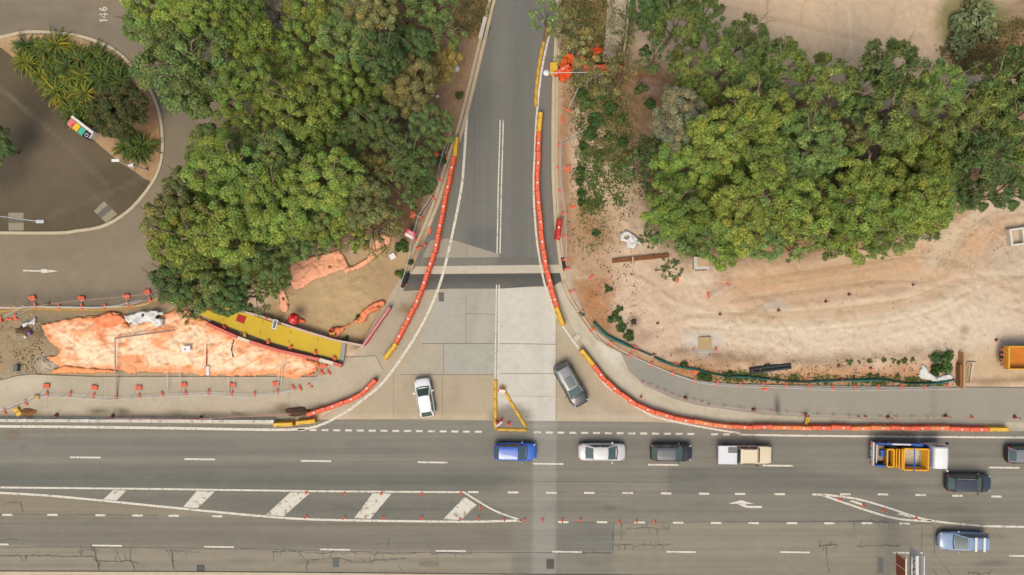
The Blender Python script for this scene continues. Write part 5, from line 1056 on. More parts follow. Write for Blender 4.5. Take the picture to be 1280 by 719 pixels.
def car(px, py, head, L, Wd, Ht, paintm, label, cat='car', name='car', wsb=.24, rf=.05, rr=-.38, rb=-.47, deck=.0, belt=.95, roofm=None, group=None, roofw=.70, rack=False, sunroof=False, rearglass=True):
    p = W(px, py, .8); t = empty(name, (p.x, p.y, .02), head, label, cat, group)
    # ---- lower body
    st = [(-.5, .62, .52), (-.488, .80, .78), (-.455, .92, belt-.05), (-.36, .98, belt), (-.2, 1, belt+.01), (0, 1, belt+.01), (.15, 1, belt), (wsb, .995, belt-.01), (.34, .985, belt-.07), (.41, .95, belt-.13), (.46, .86, belt-.19), (.49, .70, belt-.27), (.5, .50, .50)]
    mb = MB(); R = []
    for f, k, h in st:
        x = f*L; w2 = Wd/2*k; zb = .24 if abs(f) < .46 else .32
        R.append([mb.bm.verts.new((x, y, z)) for y, z in ((-w2*.86, zb), (-w2*.98, zb+.12), (-w2, zb+(h-zb)*.45), (-w2*.975, h-.16 if h > .6 else h-.08), (-w2*.88, h-.03), (-w2*.45, h+.02), (0, h+.035), (w2*.45, h+.02), (w2*.88, h-.03), (w2*.975, h-.16 if h > .6 else h-.08), (w2, zb+(h-zb)*.45), (w2*.98, zb+.12), (w2*.86, zb))])
    for a, b in zip(R, R[1:]):
        n = len(a)
        for j in range(n): mb._f([a[j], b[j], b[(j+1) % n], a[(j+1) % n]])
    mb._f(R[0][::-1]); mb._f(R[-1]); body = mb.build('body', paintm, t, smooth=True, subsurf=2)
    # ---- cabin shell with pillars, roof
    hb = Wd/2*.90; ht = Wd/2*roofw; zb = belt-.06; zt = Ht-.05
    B = {'fl': Vector((wsb*L, hb*.93, zb+.0)), 'fr': Vector((wsb*L, -hb*.93, zb)), 'rl': Vector((rb*L, hb*.90, zb+.02)), 'rr': Vector((rb*L, -hb*.90, zb+.02))}
    T = {'fl': Vector((rf*L, ht*.95, zt)), 'fr': Vector((rf*L, -ht*.95, zt)), 'rl': Vector((rr*L, ht*.93, zt-.02)), 'rr': Vector((rr*L, -ht*.93, zt-.02))}
    def bil(a, b, c, d, u, v): return (a*(1-u)+b*u)*(1-v)+(d*(1-u)+c*u)*v       # a,b bottom; d,c top
    def side_pt(s, u, v):   # s=+1 left; u rear->front
        k = 'l' if s > 0 else 'r'; q = bil(B['r'+k], B['f'+k], T['f'+k], T['r'+k], u, v); bow = .05*math.sin(math.pi*u); q = q.copy(); q.y += s*bow*(1-.4*v); return q
    def front_pt(u, v): q = bil(B['fr'], B['fl'], T['fl'], T['fr'], u, v).copy(); q.x += .09*(1-(2*u-1)**2)*(1-.3*v); return q
    def rear_pt(u, v): q = bil(B['rr'], B['rl'], T['rl'], T['rr'], u, v).copy(); q.x -= .07*(1-(2*u-1)**2)*(1-.3*v); return q
    mb = MB()
    mb.grid(lambda u, v: front_pt(u, v), 8, 4); mb.grid(lambda u, v: rear_pt(u, v), 8, 4)
    for s in (1, -1): mb.grid(lambda u, v: side_pt(s, u, v), 10, 4)
    mb.build('pillars', paintm if roofm is None else roofm, t, smooth=True)
    def roof_pt(u, v):
        a = side_pt(-1, u, 1.0); b = side_pt(1, u, 1.0)
        q = a.lerp(b, v); fx = front_pt(v, 1.0).x; rx = rear_pt(v, 1.0).x; q.x = rx+(fx-rx)*u; q.z = zt+.055*(1-(2*v-1)**4)*(1-.35*abs(2*u-1)**3)-.02*(1-u); return q
    mb = MB(); mb.grid(roof_pt, 12, 10); rfo = mb.build('roof', paintm if roofm is None else roofm, t, smooth=True)
    def off3(q, d): return Vector((q.x+d[0], q.y+d[1], q.z+d[2]))
    mb = MB(); mb.grid(lambda u, v: off3(front_pt(.06+.88*u, .03+.93*v), (.012, 0, .014)), 8, 5); mb.build('windscreen', m_glass, t, smooth=True)
    if rearglass: mb = MB(); mb.grid(lambda u, v: off3(rear_pt(.09+.82*u, .12+.80*v), (-.012, 0, .012)), 8, 5); mb.build('rear_window', m_glass, t, smooth=True)
    for s in (1, -1):
        mb = MB()
        for u0, u1 in ((.10, .46), (.50, .90)):
            mb.grid(lambda u, v: off3(side_pt(s, u0+(u1-u0)*u, .12+.78*v), (0, s*.012, .006)), 5, 3)
        mb.build('side_window', m_glass, t, smooth=True)
        mb = MB(); mb.box((wsb*L-.35, s*(Wd/2+.08), belt+.02), (.14, .22, .14), bevel=.03); mb.build('mirror', paintm, t)
        M = Matrix.Translation((.437*L, s*Wd*.375, belt-.235)) @ Matrix.Rotation(-s*.80, 4, 'Z') @ Matrix.Rotation(.30, 4, 'Y')
        mb = MB(); mb.box((0, 0, 0), (.13, .36, .13), mtx=M, bevel=.035); mb.build('headlight', m_head, t)
        M = Matrix.Translation((-.468*L, s*Wd*.39, belt-.12)) @ Matrix.Rotation(s*.5, 4, 'Z')
        mb = MB(); mb.box((0, 0, 0), (.12, .26, .18), mtx=M, bevel=.03); mb.build('taillight', m_tail, t)
        mb = MB(); mb.box((0, s*(Wd/2*.985), .32), (L*.56, .05, .12), bevel=.02); mb.build('sill', m_trim, t)
        for f in (-.30, .30): wheel(t, f*L, s*(Wd/2-.09))
    mb = MB(); mb.box((.478*L, 0, .44), (.20, Wd*.62, .16), bevel=.04); mb.build('grille', m_trim, t)
    mb = MB(); mb.box((-.485*L, 0, .46), (.14, Wd*.66, .14), bevel=.04); mb.build('rear_bumper', m_trim, t)
    mb = MB(); mb.grid(lambda u, v: Vector((wsb*L+.02+.10*(1-(2*v-1)**2)+.10*u, (v-.5)*Wd*.78, belt+.03-.015*u)), 2, 8); mb.build('wiper_cowl', m_trim, t)
    if sunroof: mb = MB(); mb.grid(lambda u, v: off3(roof_pt(.42+.50*u, .18+.64*v), (0, 0, .012)), 6, 6); mb.build('sunroof', m_glass, t, smooth=True)
    if rack:
        for s in (1, -1):
            mb = MB(); a = roof_pt(.06, .5+s*.47); b = roof_pt(.94, .5+s*.47); mb.tube([a+Vector((0, 0, .0)), a+Vector((.1, 0, .05)), b+Vector((-.1, 0, .05)), b], .022, 6); mb.build('roof_rail', m_galv, t)
    return t
PI = math.pi
P_blue = paint_mat('blue_paint', A(40, 98, 196)); P_silver = paint_mat('silver_paint', A(204, 204, 200), .3); P_black = paint_mat('black_paint', A(34, 35, 39)); P_beige = paint_mat('beige_paint', A(226, 208, 174), .45); P_white = paint_mat('white_paint', A(240, 240, 238)); P_grey = paint_mat('dark_grey_paint', A(56, 58, 62)); P_navy = paint_mat('slate_paint', A(48, 55, 64)); P_lblue = paint_mat('light_blue_paint', A(134, 156, 188)); P_skyroof = paint_mat('roof_sky_reflection', A(128, 130, 132)); P_blk_skyroof = paint_mat('black_roof_sky_reflection', A(84, 86, 92))  # both roof greys carry the sky's reflection in their base colour
car(644, 565, -.01, 4.35, 1.86, 1.52, P_blue, 'bright blue hatchback in the top lane below the yellow triangle', rr=-.37, rb=-.48)
car(752.5, 565.5, -.01, 4.85, 1.84, 1.45, P_silver, 'silver sedan in the top lane between the blue and black hatchbacks', rf=.10, rr=-.17, rb=-.36, wsb=.28, belt=.93)
car(839.5, 566, -.01, 4.25, 1.80, 1.52, P_black, 'black hatchback in the top lane behind the beige utility truck', rr=-.36, rb=-.47, roofm=P_blk_skyroof)
car(530.5, 497, PI/2+.17, 3.95, 1.74, 1.50, P_white, 'white small hatchback on the concrete waiting to enter the side road', rr=-.33, rb=-.485)
car(714, 481, -1.06, 4.75, 1.92, 1.68, P_grey, 'dark grey SUV with sunroof turning out of the side road', rr=-.40, rb=-.48, sunroof=True, rack=True, roofm=P_skyroof, belt=1.02)
car(1211.5, 604, -.02, 4.65, 1.88, 1.60, P_navy, 'dark slate SUV in the second lane below the skip truck', rr=-.38, rb=-.48, rack=True)
car(1285, 569, -.02, 4.3, 1.82, 1.50, P_black, 'black car cut off by the right edge in the top lane', rr=-.36, rb=-.47, roofm=P_skyroof)
w_ = car(1204.5, 677, PI+.02-.04, 5.0, 1.90, 1.62, P_lblue, 'light blue station wagon with two roof bars heading left', rr=-.42, rb=-.485, wsb=.20, rf=-.01, rack=True)
for f in (-.14, -.31): mb = MB(); mb.box((f*5.0, 0, 1.68), (.24, 1.42, .06), bevel=.02); mb.build('roof_bar', m_white, w_)
# beige utility truck with white tray
def ute():
    t = empty('utility_truck', (*W(931, 568.5, .9).xy, .02), -.012, 'beige double-cab utility truck with a white rear tray', 'truck'); L = 5.5
    mb = MB(); R = []
    for x, k, h in ((-.75, .93, .98), (-.7, .97, 1.0), (.3, 1, 1.0), (1.35, 1, 1.0), (1.9, .99, .99), (2.45, .95, .95), (2.68, .88, .88), (2.75, .8, .6)):
        w2 = .91*k; R.append([mb.bm.verts.new((x, y, z)) for y, z in ((-w2*.9, .35), (-w2, .5), (-w2, h-.14), (-w2*.94, h), (0, h+.03), (w2*.94, h), (w2, h-.14), (w2, .5), (w2*.9, .35))])
    for a, b in zip(R, R[1:]):
        for j in range(9): mb._f([a[j], b[j], b[(j+1) % 9], a[(j+1) % 9]])
    mb._f(R[0][::-1]); mb._f(R[-1]); mb.build('body', P_beige, t, smooth=False, bevel=.04)
    def lerp4(q, u, v): return (q[0]*(1-u)+q[1]*u)*(1-v)+(q[3]*(1-u)+q[2]*u)*v
    B = [Vector((-.72, -.84, .98)), Vector((1.35, -.84, .98)), Vector((1.35, .84, .98)), Vector((-.72, .84, .98))]; T = [Vector((-.66, -.76, 1.74)), Vector((1.02, -.76, 1.74)), Vector((1.02, .76, 1.74)), Vector((-.66, .76, 1.74))]
    mb = MB(); b_ = [mb.bm.verts.new(v) for v in B]; t_ = [mb.bm.verts.new(v) for v in T]; mb._f(t_)
    for k in range(4): mb._f([b_[k], b_[(k+1) % 4], t_[(k+1) % 4], t_[k]])
    mb.build('cab', P_beige, t, bevel=.06)
    def pane(nm, a, b, c, d, o): mb = MB(); q = [a, b, c, d]; mb.poly([lerp4(q, u, v)+Vector(o) for u, v in ((.08, .1), (.92, .1), (.92, .88), (.08, .88))]); mb.build(nm, m_glass, t)
    pane('windscreen', B[1], B[2], T[2], T[1], (.012, 0, .006)); pane('rear_window', B[3], B[0], T[0], T[3], (-.012, 0, 0))
    for s in (1, -1):
        i, j = (2, 3) if s > 0 else (0, 1); mb = MB(); q = [B[i], B[j], T[j], T[i]]
        for u0, u1 in ((.06, .46), (.52, .94)): mb.poly([lerp4(q, u, v)+Vector((0, s*.012, .004)) for u, v in ((u0, .1), (u1, .1), (u1, .86), (u0, .86))])
        mb.build('side_window', m_glass, t); mb = MB(); mb.box((1.15, s*1.02, 1.12), (.12, .2, .2), bevel=.03); mb.build('mirror', m_trim, t)
        mb = MB(); mb.box((2.66, s*.66, .78), (.12, .32, .2), bevel=.03); mb.build('headlight', m_head, t); mb = MB(); mb.box((-2.76, s*.78, .72), (.06, .2, .14)); mb.build('taillight', m_tail, t)
        for x in (-1.65, 1.75): wheel(t, x, s*.80, .37, .25)
        mb = MB(); mb.box((.2, s*.72, 1.79), (1.3, .035, .03)); mb.build('roof_gutter', m_trim, t)
    mb = MB(); mb.box((1.42, 0, 1.045), (.10, 1.5, .02)); mb.build('wiper_cowl', m_trim, t)
    mb = MB(); mb.box((0, 0, .50), (5.0, .8, .2)); mb.build('chassis', m_dark, t)
    tr = MB(); tr.box((-1.78, 0, .90), (1.92, 1.84, .06)); tr.box((-1.78, .90, 1.05), (1.92, .04, .26)); tr.box((-1.78, -.90, 1.05), (1.92, .04, .26)); tr.box((-2.73, 0, 1.05), (.04, 1.76, .26)); tr = tr.build('tray', mat('tray_white', A(222, 222, 226), .4, var=.05), t)
    mb = MB(); mb.box((-1.78, 0, 1.155), (1.84, 1.74, .04)); mb.build('tray_cover', mat('tray_cover', A(224, 224, 228), .5, var=.04), t)
    mb = MB(); mb.box((-1.30, .50, 1.22), (.95, .52, .14), bevel=.03); mb.build('toolbox', mat('grey_box', A(118, 116, 116), .5), t)
    mb = MB(); mb.box((-.84, 0, 1.42), (.07, 1.7, .08)); mb.box((-.84, .8, 1.15), (.07, .07, .5)); mb.box((-.84, -.8, 1.15), (.07, .07, .5)); mb.build('headboard', m_trim, t)
    mb = MB(); mb.box((2.78, 0, .58), (.14, 1.7, .2), bevel=.04); mb.build('bumper', m_trim, t)
ute()
m_hblue = mat('hoist_blue', A(48, 92, 168), .45, coat=.2, var=.08); m_skip = mat('skip_orange', A(244, 172, 34), .5, var=.08, vscale=2); m_bed = mat('skip_bed', A(206, 196, 172), .8, var=.12, vscale=2, dirt=A(160, 150, 126))
def skip_truck():
    t = empty('skip_truck', (*W(1133.5, 567.5, 1.0).xy, .02), -.02, 'white-cab skip truck with blue hoist carrying an orange skip', 'truck')
    # x from -3.6 (rear) to 3.6
    mb = MB(); mb.box((-.4, .45, .78), (6.4, .18, .28)); mb.box((-.4, -.45, .78), (6.4, .18, .28)); mb.box((-1.2, 0, .95), (4.6, 1.9, .08)); mb.build('chassis', m_dark, t)
    mb = MB(); V = []
    R = []
    for x, zt, w2 in ((1.85, 2.45, 1.10), (1.95, 2.62, 1.14), (2.6, 2.68, 1.15), (3.1, 2.62, 1.14), (3.38, 2.36, 1.10), (3.52, 1.55, 1.12), (3.58, .7, 1.08)):
        R.append([mb.bm.verts.new((x, y, z)) for y, z in ((-w2, .55), (-w2, 1.5 if zt > 1.6 else zt-.05), (-w2*.94, zt-.10), (-w2*.84, zt), (0, zt+.03), (w2*.84, zt), (w2*.94, zt-.10), (w2, 1.5 if zt > 1.6 else zt-.05), (w2, .55))])
    for a, b in zip(R, R[1:]):
        for j in range(9): mb._f([a[j], b[j], b[(j+1) % 9], a[(j+1) % 9]])
    mb._f(R[0][::-1]); mb._f(R[-1]); mb.build('cab', mat('truck_white', A(238, 238, 236), .35, coat=.4), t, smooth=False, bevel=.05)
    mb = MB(); mb.grid(lambda u, v: Vector((3.545-.13*v+.01, -.98+1.96*u, 1.62+.66*v)), 6, 3); mb.build('windscreen', m_glass, t)
    for s in (1, -1):
        mb = MB(); mb.poly([(2.2, s*1.158, 1.55), (3.2, s*1.158, 1.55), (3.05, s*1.125, 2.3), (2.2, s*1.125, 2.3)]); mb.build('side_window', m_glass, t)
        mb = MB(); mb.tube([(3.3, s*1.1, 2.2), (3.45, s*1.34, 2.2)], .025, 6); mb.box((3.45, s*1.36, 2.0), (.10, .2, .45), bevel=.03); mb.build('mirror', m_trim if s > 0 else m_white, t)
        mb = MB(); mb.box((3.58, s*.82, .85), (.08, .36, .2), bevel=.03); mb.build('headlight', m_head, t); mb = MB(); mb.box((-3.62, s*.95, .85), (.06, .36, .14)); mb.build('taillight', m_tail, t)
        for x in (2.55, -1.5, -2.6): wheel(t, x, s*.98, .48, .3)
        mb = MB(); mb.box((-1.0, s*1.10, 1.25), (4.9, .16, .32), bevel=.03); mb.box((-2.9, s*1.10, 1.5), (.9, .20, .5), bevel=.04); mb.build('side_frame', m_hblue, t)
        if s < 0: continue
        mb = MB(); M = Matrix.Translation((-.85, s*1.16, 1.9)) @ Matrix.Rotation(-.08, 4, 'Y'); mb.box((0, 0, 0), (3.3, .24, .30), mtx=M, bevel=.04); mb.box((.75, s*1.10, 1.72), (.75, .44, .5), bevel=.05); mb.build('lift_arm', m_hblue, t)
        mb = MB(); mb.tube([(-2.1, s*1.20, 2.12), (-.3, s*1.20, 2.2)], .085, 10); mb.build('hydraulic_ram', m_white, t)
    mb = MB(); mb.box((1.55, 0, 1.55), (.14, 2.1, 1.5), bevel=.03); mb.build('headboard', m_hblue, t)
    mb = MB(); mb.box((-3.50, 0, 1.0), (.16, 2.36, .6), bevel=.04); mb.box((-3.2, 0, 1.2), (.10, 2.2, .2)); mb.build('rear_bumper', m_wrail, t); mb = MB(); mb.box((-2.75, .05, 1.06), (.7, 1.5, .12)); mb.build('rear_deck', mat('deck_brown', A(164, 140, 112), .8, var=.2), t)
    mb = MB(); mb.box((-2.7, .1, 1.3), (.4, .7, .5), bevel=.05); mb.build('winch', m_hblue, t)
    # the skips: open tapered tubs with ribs
    def tub(name, x0, x1, w2, z0, z1, slope0, slope1, label, floor_m):
        k = empty(name, tuple(t.matrix_basis @ Vector(((x0+x1)/2, -.26, 0))), t.rotation_euler.z, label, 'skip'); c = (x0+x1)/2; a0, a1 = x0-c, x1-c; k.location.z = .02
        def shell(off, za): return ([(a0+slope0+off*.6, -w2*.86+off, za), (a1-slope1-off*.6, -w2*.86+off, za), (a1-slope1-off*.6, w2*.86-off, za), (a0+slope0+off*.6, w2*.86-off, za)], [(a0+off, -w2+off, z1), (a1-off, -w2+off, z1), (a1-off, w2-off, z1), (a0+off, w2-off, z1)])
        mb = MB(); o0, o1 = shell(0, z0); i0, i1 = shell(.06, z0+.06)
        vo0, vo1, vi0, vi1 = [[mb.bm.verts.new(v) for v in q] for q in (o0, o1, i0, i1)]
        mb._f(vo0[::-1])
        for j in range(4): n = (j+1) % 4; mb._f([vo0[j], vo0[n], vo1[n], vo1[j]]); mb._f([vi0[n], vi0[j], vi1[j], vi1[n]]); mb._f([vo1[j], vo1[n], vi1[n], vi1[j]])
        mb._f(vi0); b = mb.build('tub', m_skip, k)
        mb = MB(); q0, q1 = shell(.068, z0+.07); v0 = [mb.bm.verts.new(v) for v in q0]; v1 = [mb.bm.verts.new((p_[0], p_[1], p_[2]-.14)) for p_ in q1]; mb._f(v0)
        for j in range(4): n = (j+1) % 4; mb._f([v0[n], v0[j], v1[j], v1[n]])
        mb.build('lining', floor_m, k, normals=False)
        mb = MB()
        for s in (1, -1): mb.box((0, s*(w2+.03), z1-.05), (a1-a0+.1, .09, .12))
        mb.box((a0-.02, 0, z1-.05), (.09, w2*2+.16, .12)); mb.box((a1+.02, 0, z1-.05), (.09, w2*2+.16, .12)); mb.build('rim', m_skip, k)
        mb = MB()
        for s in (1, -1):
            for f in np.linspace(.08, .92, 6): x = a0+(a1-a0)*f; mb.tube([(x*.8, s*w2*.90, z0), (x, s*(w2+.04), z1)], .05, 4)
        mb.build('rib', m_skip, k)
        if name == 'skip_bin':
            for j in range(4): mb = MB(); mb.box((a0-.14-.20*j, 0, z1-.10-.17*j), (.11, (w2-.02-.03*j)*2, .10), bevel=.02); mb.box((a0-.14-.20*j, 0, z1-.24-.17*j), (.05, (w2-.06-.03*j)*2, .34)); mb.build('nested_rim', m_skip, k)
        return k
    tub('skip_bin', -1.0, 1.42, 1.04, 1.12, 2.35, .3, .25, 'orange ribbed skip riding on the blue hoist truck', m_bed)
    tub('skip_insert', -2.45, -1.80, .86, 1.15, 1.95, .1, .1, 'narrow orange trough at the back of the skip truck', mat('dark_bed', A(110, 100, 80), .8, var=.2))
    mb = MB(); mb.box((-.05, -.26, 2.46), (.09, 2.5, .06)); mb.build('strap', m_hblue, t)
skip_truck()
# tipper at the right edge
def tipper():
    p = W(1258, 447, 1.5); t = empty('tipper_truck', (p.x+3.0, p.y, 0), 0, 'yellow tipper truck with an empty orange tray at the right edge', 'truck'); x0 = -3.0; x1 = 2.4
    m_y = mat('tipper_yellow', A(238, 178, 54), .45, var=.06); m_in = mat('tipper_tray', A(206, 124, 30), .6, var=.14, vscale=1.5)
    mb = MB(); mb.box((0-.3, 0, 1.1), (x1-x0, 2.2, .12)); mb.build('tray_floor', m_in, t)
    for s in (1, -1): mb = MB(); mb.box((-.3, s*1.12, 1.45), (x1-x0, .10, .8), bevel=.03); mb.build('tray_side', m_y, t)
    mb = MB(); mb.box((x0+.06, 0, 1.45), (.14, 2.14, .8), bevel=.03); mb.build('tailgate', m_y, t); mb = MB(); mb.box((x1, 0, 1.6), (.14, 2.2, 1.1)); mb.build('headboard', m_y, t)
    mb = MB()
    for k in range(4): mb.box((x0-.13, -.75+.5*k, 1.1), (.10, .26, .5))
    mb.build('warning_board', mat('chevron_red', A(220, 120, 90), .5), t)
    mb = MB(); mb.box((.4, 0, .75), (7.0, .9, .25)); mb.build('chassis', m_dark, t)
    for s in (1, -1):
        for x in (-1.8, -.6, 3.4): wheel(t, x, s*.95, .48, .3)
    mb = MB(); mb.box((3.6, 0, 1.7), (1.7, 2.2, 1.9), bevel=.12); mb.build('cab', mat('truck_white', A(238, 238, 236), .35), t); mb = MB(); mb.box((4.46, 0, 2.1), (.02, 1.9, .7)); mb.build('windscreen', m_glass, t)
tipper()
# ================================================================ the rest of the furniture
def bollard_proto():
    t = empty('flexible_bollard', (0, 0, -50)); t['category'] = 'bollard'; mb = MB(); mb.lathe([(.16, 0), (.15, .04), (.06, .06)], n=10); mb.build('base', m_or, t)
    mb = MB(); mb.lathe([(.045, .05), (.045, .72), (.03, .76)], n=8); mb.build('post', m_or, t); mb = MB(); mb.lathe([(.047, .5), (.047, .58)], n=8); mb.build('reflective_band', m_white, t); return t
BOL = bollard_proto()
def bollards(pts, fmt, group, z=.03):
    for i, (x, y) in enumerate(sorted(pts)):
        p = W(x, y); place_first(BOL, 'bol', (p.x, p.y, z), 0, fmt(ORD[i]), 'bollard', group)
bollards([(383.5, 615.6), (430.5, 616.7), (477, 616.7), (527, 617.2), (576, 616.5)], lambda o: o+' red bollard from the left on the upper edge of the striped island', 'bollards on the striped island')
bollards([(383, 645.5), (430.5, 647), (479, 647), (527, 647.5), (575, 648.4), (598.5, 648), (600.5, 634), (630.5, 649)], lambda o: o+' red bollard from the left on the lower edge of the striped island', 'bollards on the striped island')
bollards([(655, 650), (678, 650), (702.5, 650.5), (725, 650.5), (774, 652), (795.5, 651.6), (818.5, 652)], lambda o: o+' red bollard from the left in the row right of the striped island', 'bollards right of the striped island')
bollards([(1049, 624), (1079, 631), (1104, 637.5), (1145, 647.5)], lambda o: o+' red bollard from the left in the lens-shaped island at right', 'bollards in the right island')
def delineator(name='delineator'):
    t = empty(name, (0, 0, -50)); t['category'] = 'delineator'; mb = MB(); mb.lathe([(.20, 0), (.19, .07), (.10, .09)], n=12); mb.build('rubber_base', mat('worn_rubber', A(92, 66, 62), .85), t)
    mb = MB(); mb.lathe([(.07, .08), (.06, 1.0), (.035, 1.05)], n=10); mb.build('post', mat('delineator_red', A(226, 62, 50), .5), t); mb = MB(); mb.lathe([(.072, .6), (.07, .78)], n=10); mb.build('reflective_band', m_white, t); return t
DEL = delineator()
for i, (x, y, l) in enumerate(((72, 518.5, 'first dark-based red delineator from the left behind the pale kerb barrier'), (142, 519.5, 'second dark-based red delineator from the left behind the pale kerb barrier'), (252, 521.5, 'third dark-based red delineator from the left behind the pale kerb barrier'),
        (856, 497, 'first dark-based red delineator from the left on the right footpath edge'), (941, 512, 'second dark-based red delineator from the left on the right footpath edge'), (1006, 517.5, 'third dark-based red delineator from the left on the right footpath edge'), (1109, 521, 'fourth dark-based red delineator from the left on the right footpath edge'), (1181, 519.5, 'fifth dark-based red delineator from the left on the right footpath edge'), (1267, 521, 'sixth dark-based red delineator from the left on the right footpath edge'))):
    p = W(x, y); place_first(DEL, 'del', (p.x, p.y, .1), 0, l, 'delineator', 'delineators on the footpath edges')
for x, y, l in ((1061, 368, 'dark-based red marker in the middle of the rutted dirt'), (1141, 356, 'dark-based red marker at the right of the rutted dirt'), (1032, 377, 'dark-based red marker left of the one in the middle of the ruts'), (973, 388, 'dark-based red marker beside the grey stain on the dirt'), (1245, 425, 'dark-based red marker left of the yellow tipper'), (822, 404, 'fallen red marker on the dirt above the teal fence'), (838, 444, 'upper pink-topped marker in the orange soil strip'), (817, 443, 'left pink-topped marker by the teal fence'), (1048, 457, 'red marker in the soil strip by the dark hole'), (1067, 471, 'red marker just above the teal fence at mid right'), (1050, 474, 'red marker at the teal fence beside the dark hole'), (938, 463, 'red marker at the left end of the black pipes'), (948, 461, 'red marker resting against the black pipes'), (900, 393, 'small red marker alone on the pale dirt'), (1088, 460, 'small red marker among weeds left of the bush'), (62, 380, 'red delineator beside the car park fence counterweight')):
    p = W(x, y); b = dup(DEL, (p.x, p.y, .03), random.uniform(0, 6), l, 'site markers', scale=(.8, .8, .7))
# bunting lines
def bunting(pts, label, z=.9, step=.9):
    w_ = resample(pts, step); o = w_[0]; t = empty('flag_line', (o.x, o.y, 0), 0, label, 'flag line'); mb = MB()
    mb.tube([(p.x-o.x, p.y-o.y, z) for p in w_], .012, 4); mb.build('rope', m_wrail, t)
    for k, p in enumerate(w_): q = p-o; mb = MB(); mb.box((q.x, q.y, z-.06), (.30, .05, .16), rz=random.uniform(-.4, .4)); mb.build('flag', mat('flag_orange', A(240, 130, 90), .6), t)
    for p in (w_[0], w_[-1]): mb = MB(); mb.tube([(p.x-o.x, p.y-o.y, 0), (p.x-o.x, p.y-o.y, z+.05)], .025, 6); mb.build('post', m_galv, t)
bunting([(60, 381), (110, 375), (150, 372), (196, 367)], 'line of small orange flags across the lower car park edge')
bunting([(2, 383), (45, 381.5)], 'short line of orange flags at the far left car park edge')
bunting([(255, 522), (300, 519.5), (345, 518), (365, 516)], 'flag line behind the pale barrier near the yellow barriers', .7, .6)
bunting([(150, 522), (200, 522.5), (250, 523)], 'flag line behind the pale barrier in its middle', .7, .6)
bunting([(803, 478), (820, 485), (845, 496), (880, 503)], 'flag line on the right footpath edge, left end', .5, .8)
bunting([(885, 506), (940, 512), (1010, 518), (1110, 522), (1180, 521)], 'long flag line on the right footpath edge', .5, 1.6)
def cone(x, y, label, m=m_or, s=1):
    p = W(x, y); t = empty('traffic_cone', (p.x, p.y, .03), random.uniform(0, 1), label, 'traffic cone'); mb = MB(); mb.box((0, 0, .025), (.4*s, .4*s, .05), bevel=.01); mb.build('base', m, t); mb = MB(); mb.lathe([(.16*s, .05), (.04*s, .7*s), (.03*s, .7*s)], n=14); mb.build('body', m, t); mb = MB(); mb.lathe([(.115*s, .3*s), (.085*s, .45*s)], n=14); mb.build('reflective_collar', m_white, t)
cone(635.5, 529.5, 'orange cone alone near the base of the yellow triangle'); cone(620.5, 526.5, 'orange cone against the upright side of the yellow triangle'); cone(626.5, 525, 'orange cone beside the leaning sign inside the yellow triangle')
cone(1072, 520.5, 'small cone left of its twin on the right footpath', s=.7); cone(1081, 520.5, 'small cone right of its twin on the right footpath', s=.7); cone(1213, 521, 'orange cone above the right barrier run near its end', s=.9); cone(801, 496, 'brownish-red cone behind the barrier bend', s=.9); cone(532, 306, 'small orange cone between fence and barriers at left', s=.7)
def board(x, y, rz, tilt, sx, sy, m, label, h=1.0, name='road_sign', leg=True, deco=None):
    p = W(x, y, h); t = empty(name, (p.x, p.y, 0), rz, label, 'sign'); M = Matrix.Translation((0, 0, h)) @ Matrix.Rotation(tilt, 4, 'X'); mb = MB(); mb.box((0, 0, 0), (sx, sy, .03), mtx=M); mb.build('panel', m, t)
    if deco:
        mb = MB()
        for c, d in deco[0]: mb.box((c[0], c[1], .02), (d[0], d[1], .012), mtx=M)
        mb.build('lettering', deco[1], t)
    for k in (-1, 1): mb = MB(); mb.tube([(k*sx*.35, 0, 0), (k*sx*.35, 0, h)], .03, 6); mb.build('leg', m_galv, t)
m_signred = mat('sign_red', A(204, 48, 60), .45); m_signwhite = mat('sign_white', A(230, 222, 220), .45)
board(513, 293, -.5, .5, 1.05, .85, m_signred, 'red and white site sign among the fence left of side road', 1.2, deco=([((0, -.22, 0), (.98, .34)), ((0, .12, 0), (.7, .06)), ((-.05, .25, 0), (.5, .05))], m_signwhite))
board(490.5, 320.5, .5, .1, .6, .55, m_signwhite, 'white square board lying near the end of the salmon sheet', .3, 'notice_board')
board(627, 488.5, -.1, .7, .75, .5, m_signwhite, 'white board with red edge across the top of the yellow triangle', .5, deco=([((0, .2, 0), (.72, .08)), ((-.3, 0, 0), (.1, .4))], m_signred))
board(624, 530, .65, .7, .75, .35, m_signwhite, 'white-red board leaning in the lower corner of the yellow triangle', .4, deco=([((0, .13, 0), (.7, .07))], m_signred))
board(232.5, 436.5, .05, .1, .9, .65, m_white, 'white board with a dark mark standing on the orange sheet', .8, 'notice_board', deco=([((-.12, -.02, 0), (.10, .16)), ((-.05, .04, 0), (.12, .05))], m_dark))
board(1009, 526.5, 1.3, .5, .8, .5, m_yel, 'yellow folded sign behind the barriers on the right', .4, deco=([((.05, 0, 0), (.3, .05))], m_dark))
board(318, 428.5, -.1, .0, .8, .35, m_yel, 'small yellow board on the orange sheet below the ramp', .3, 'notice_board')
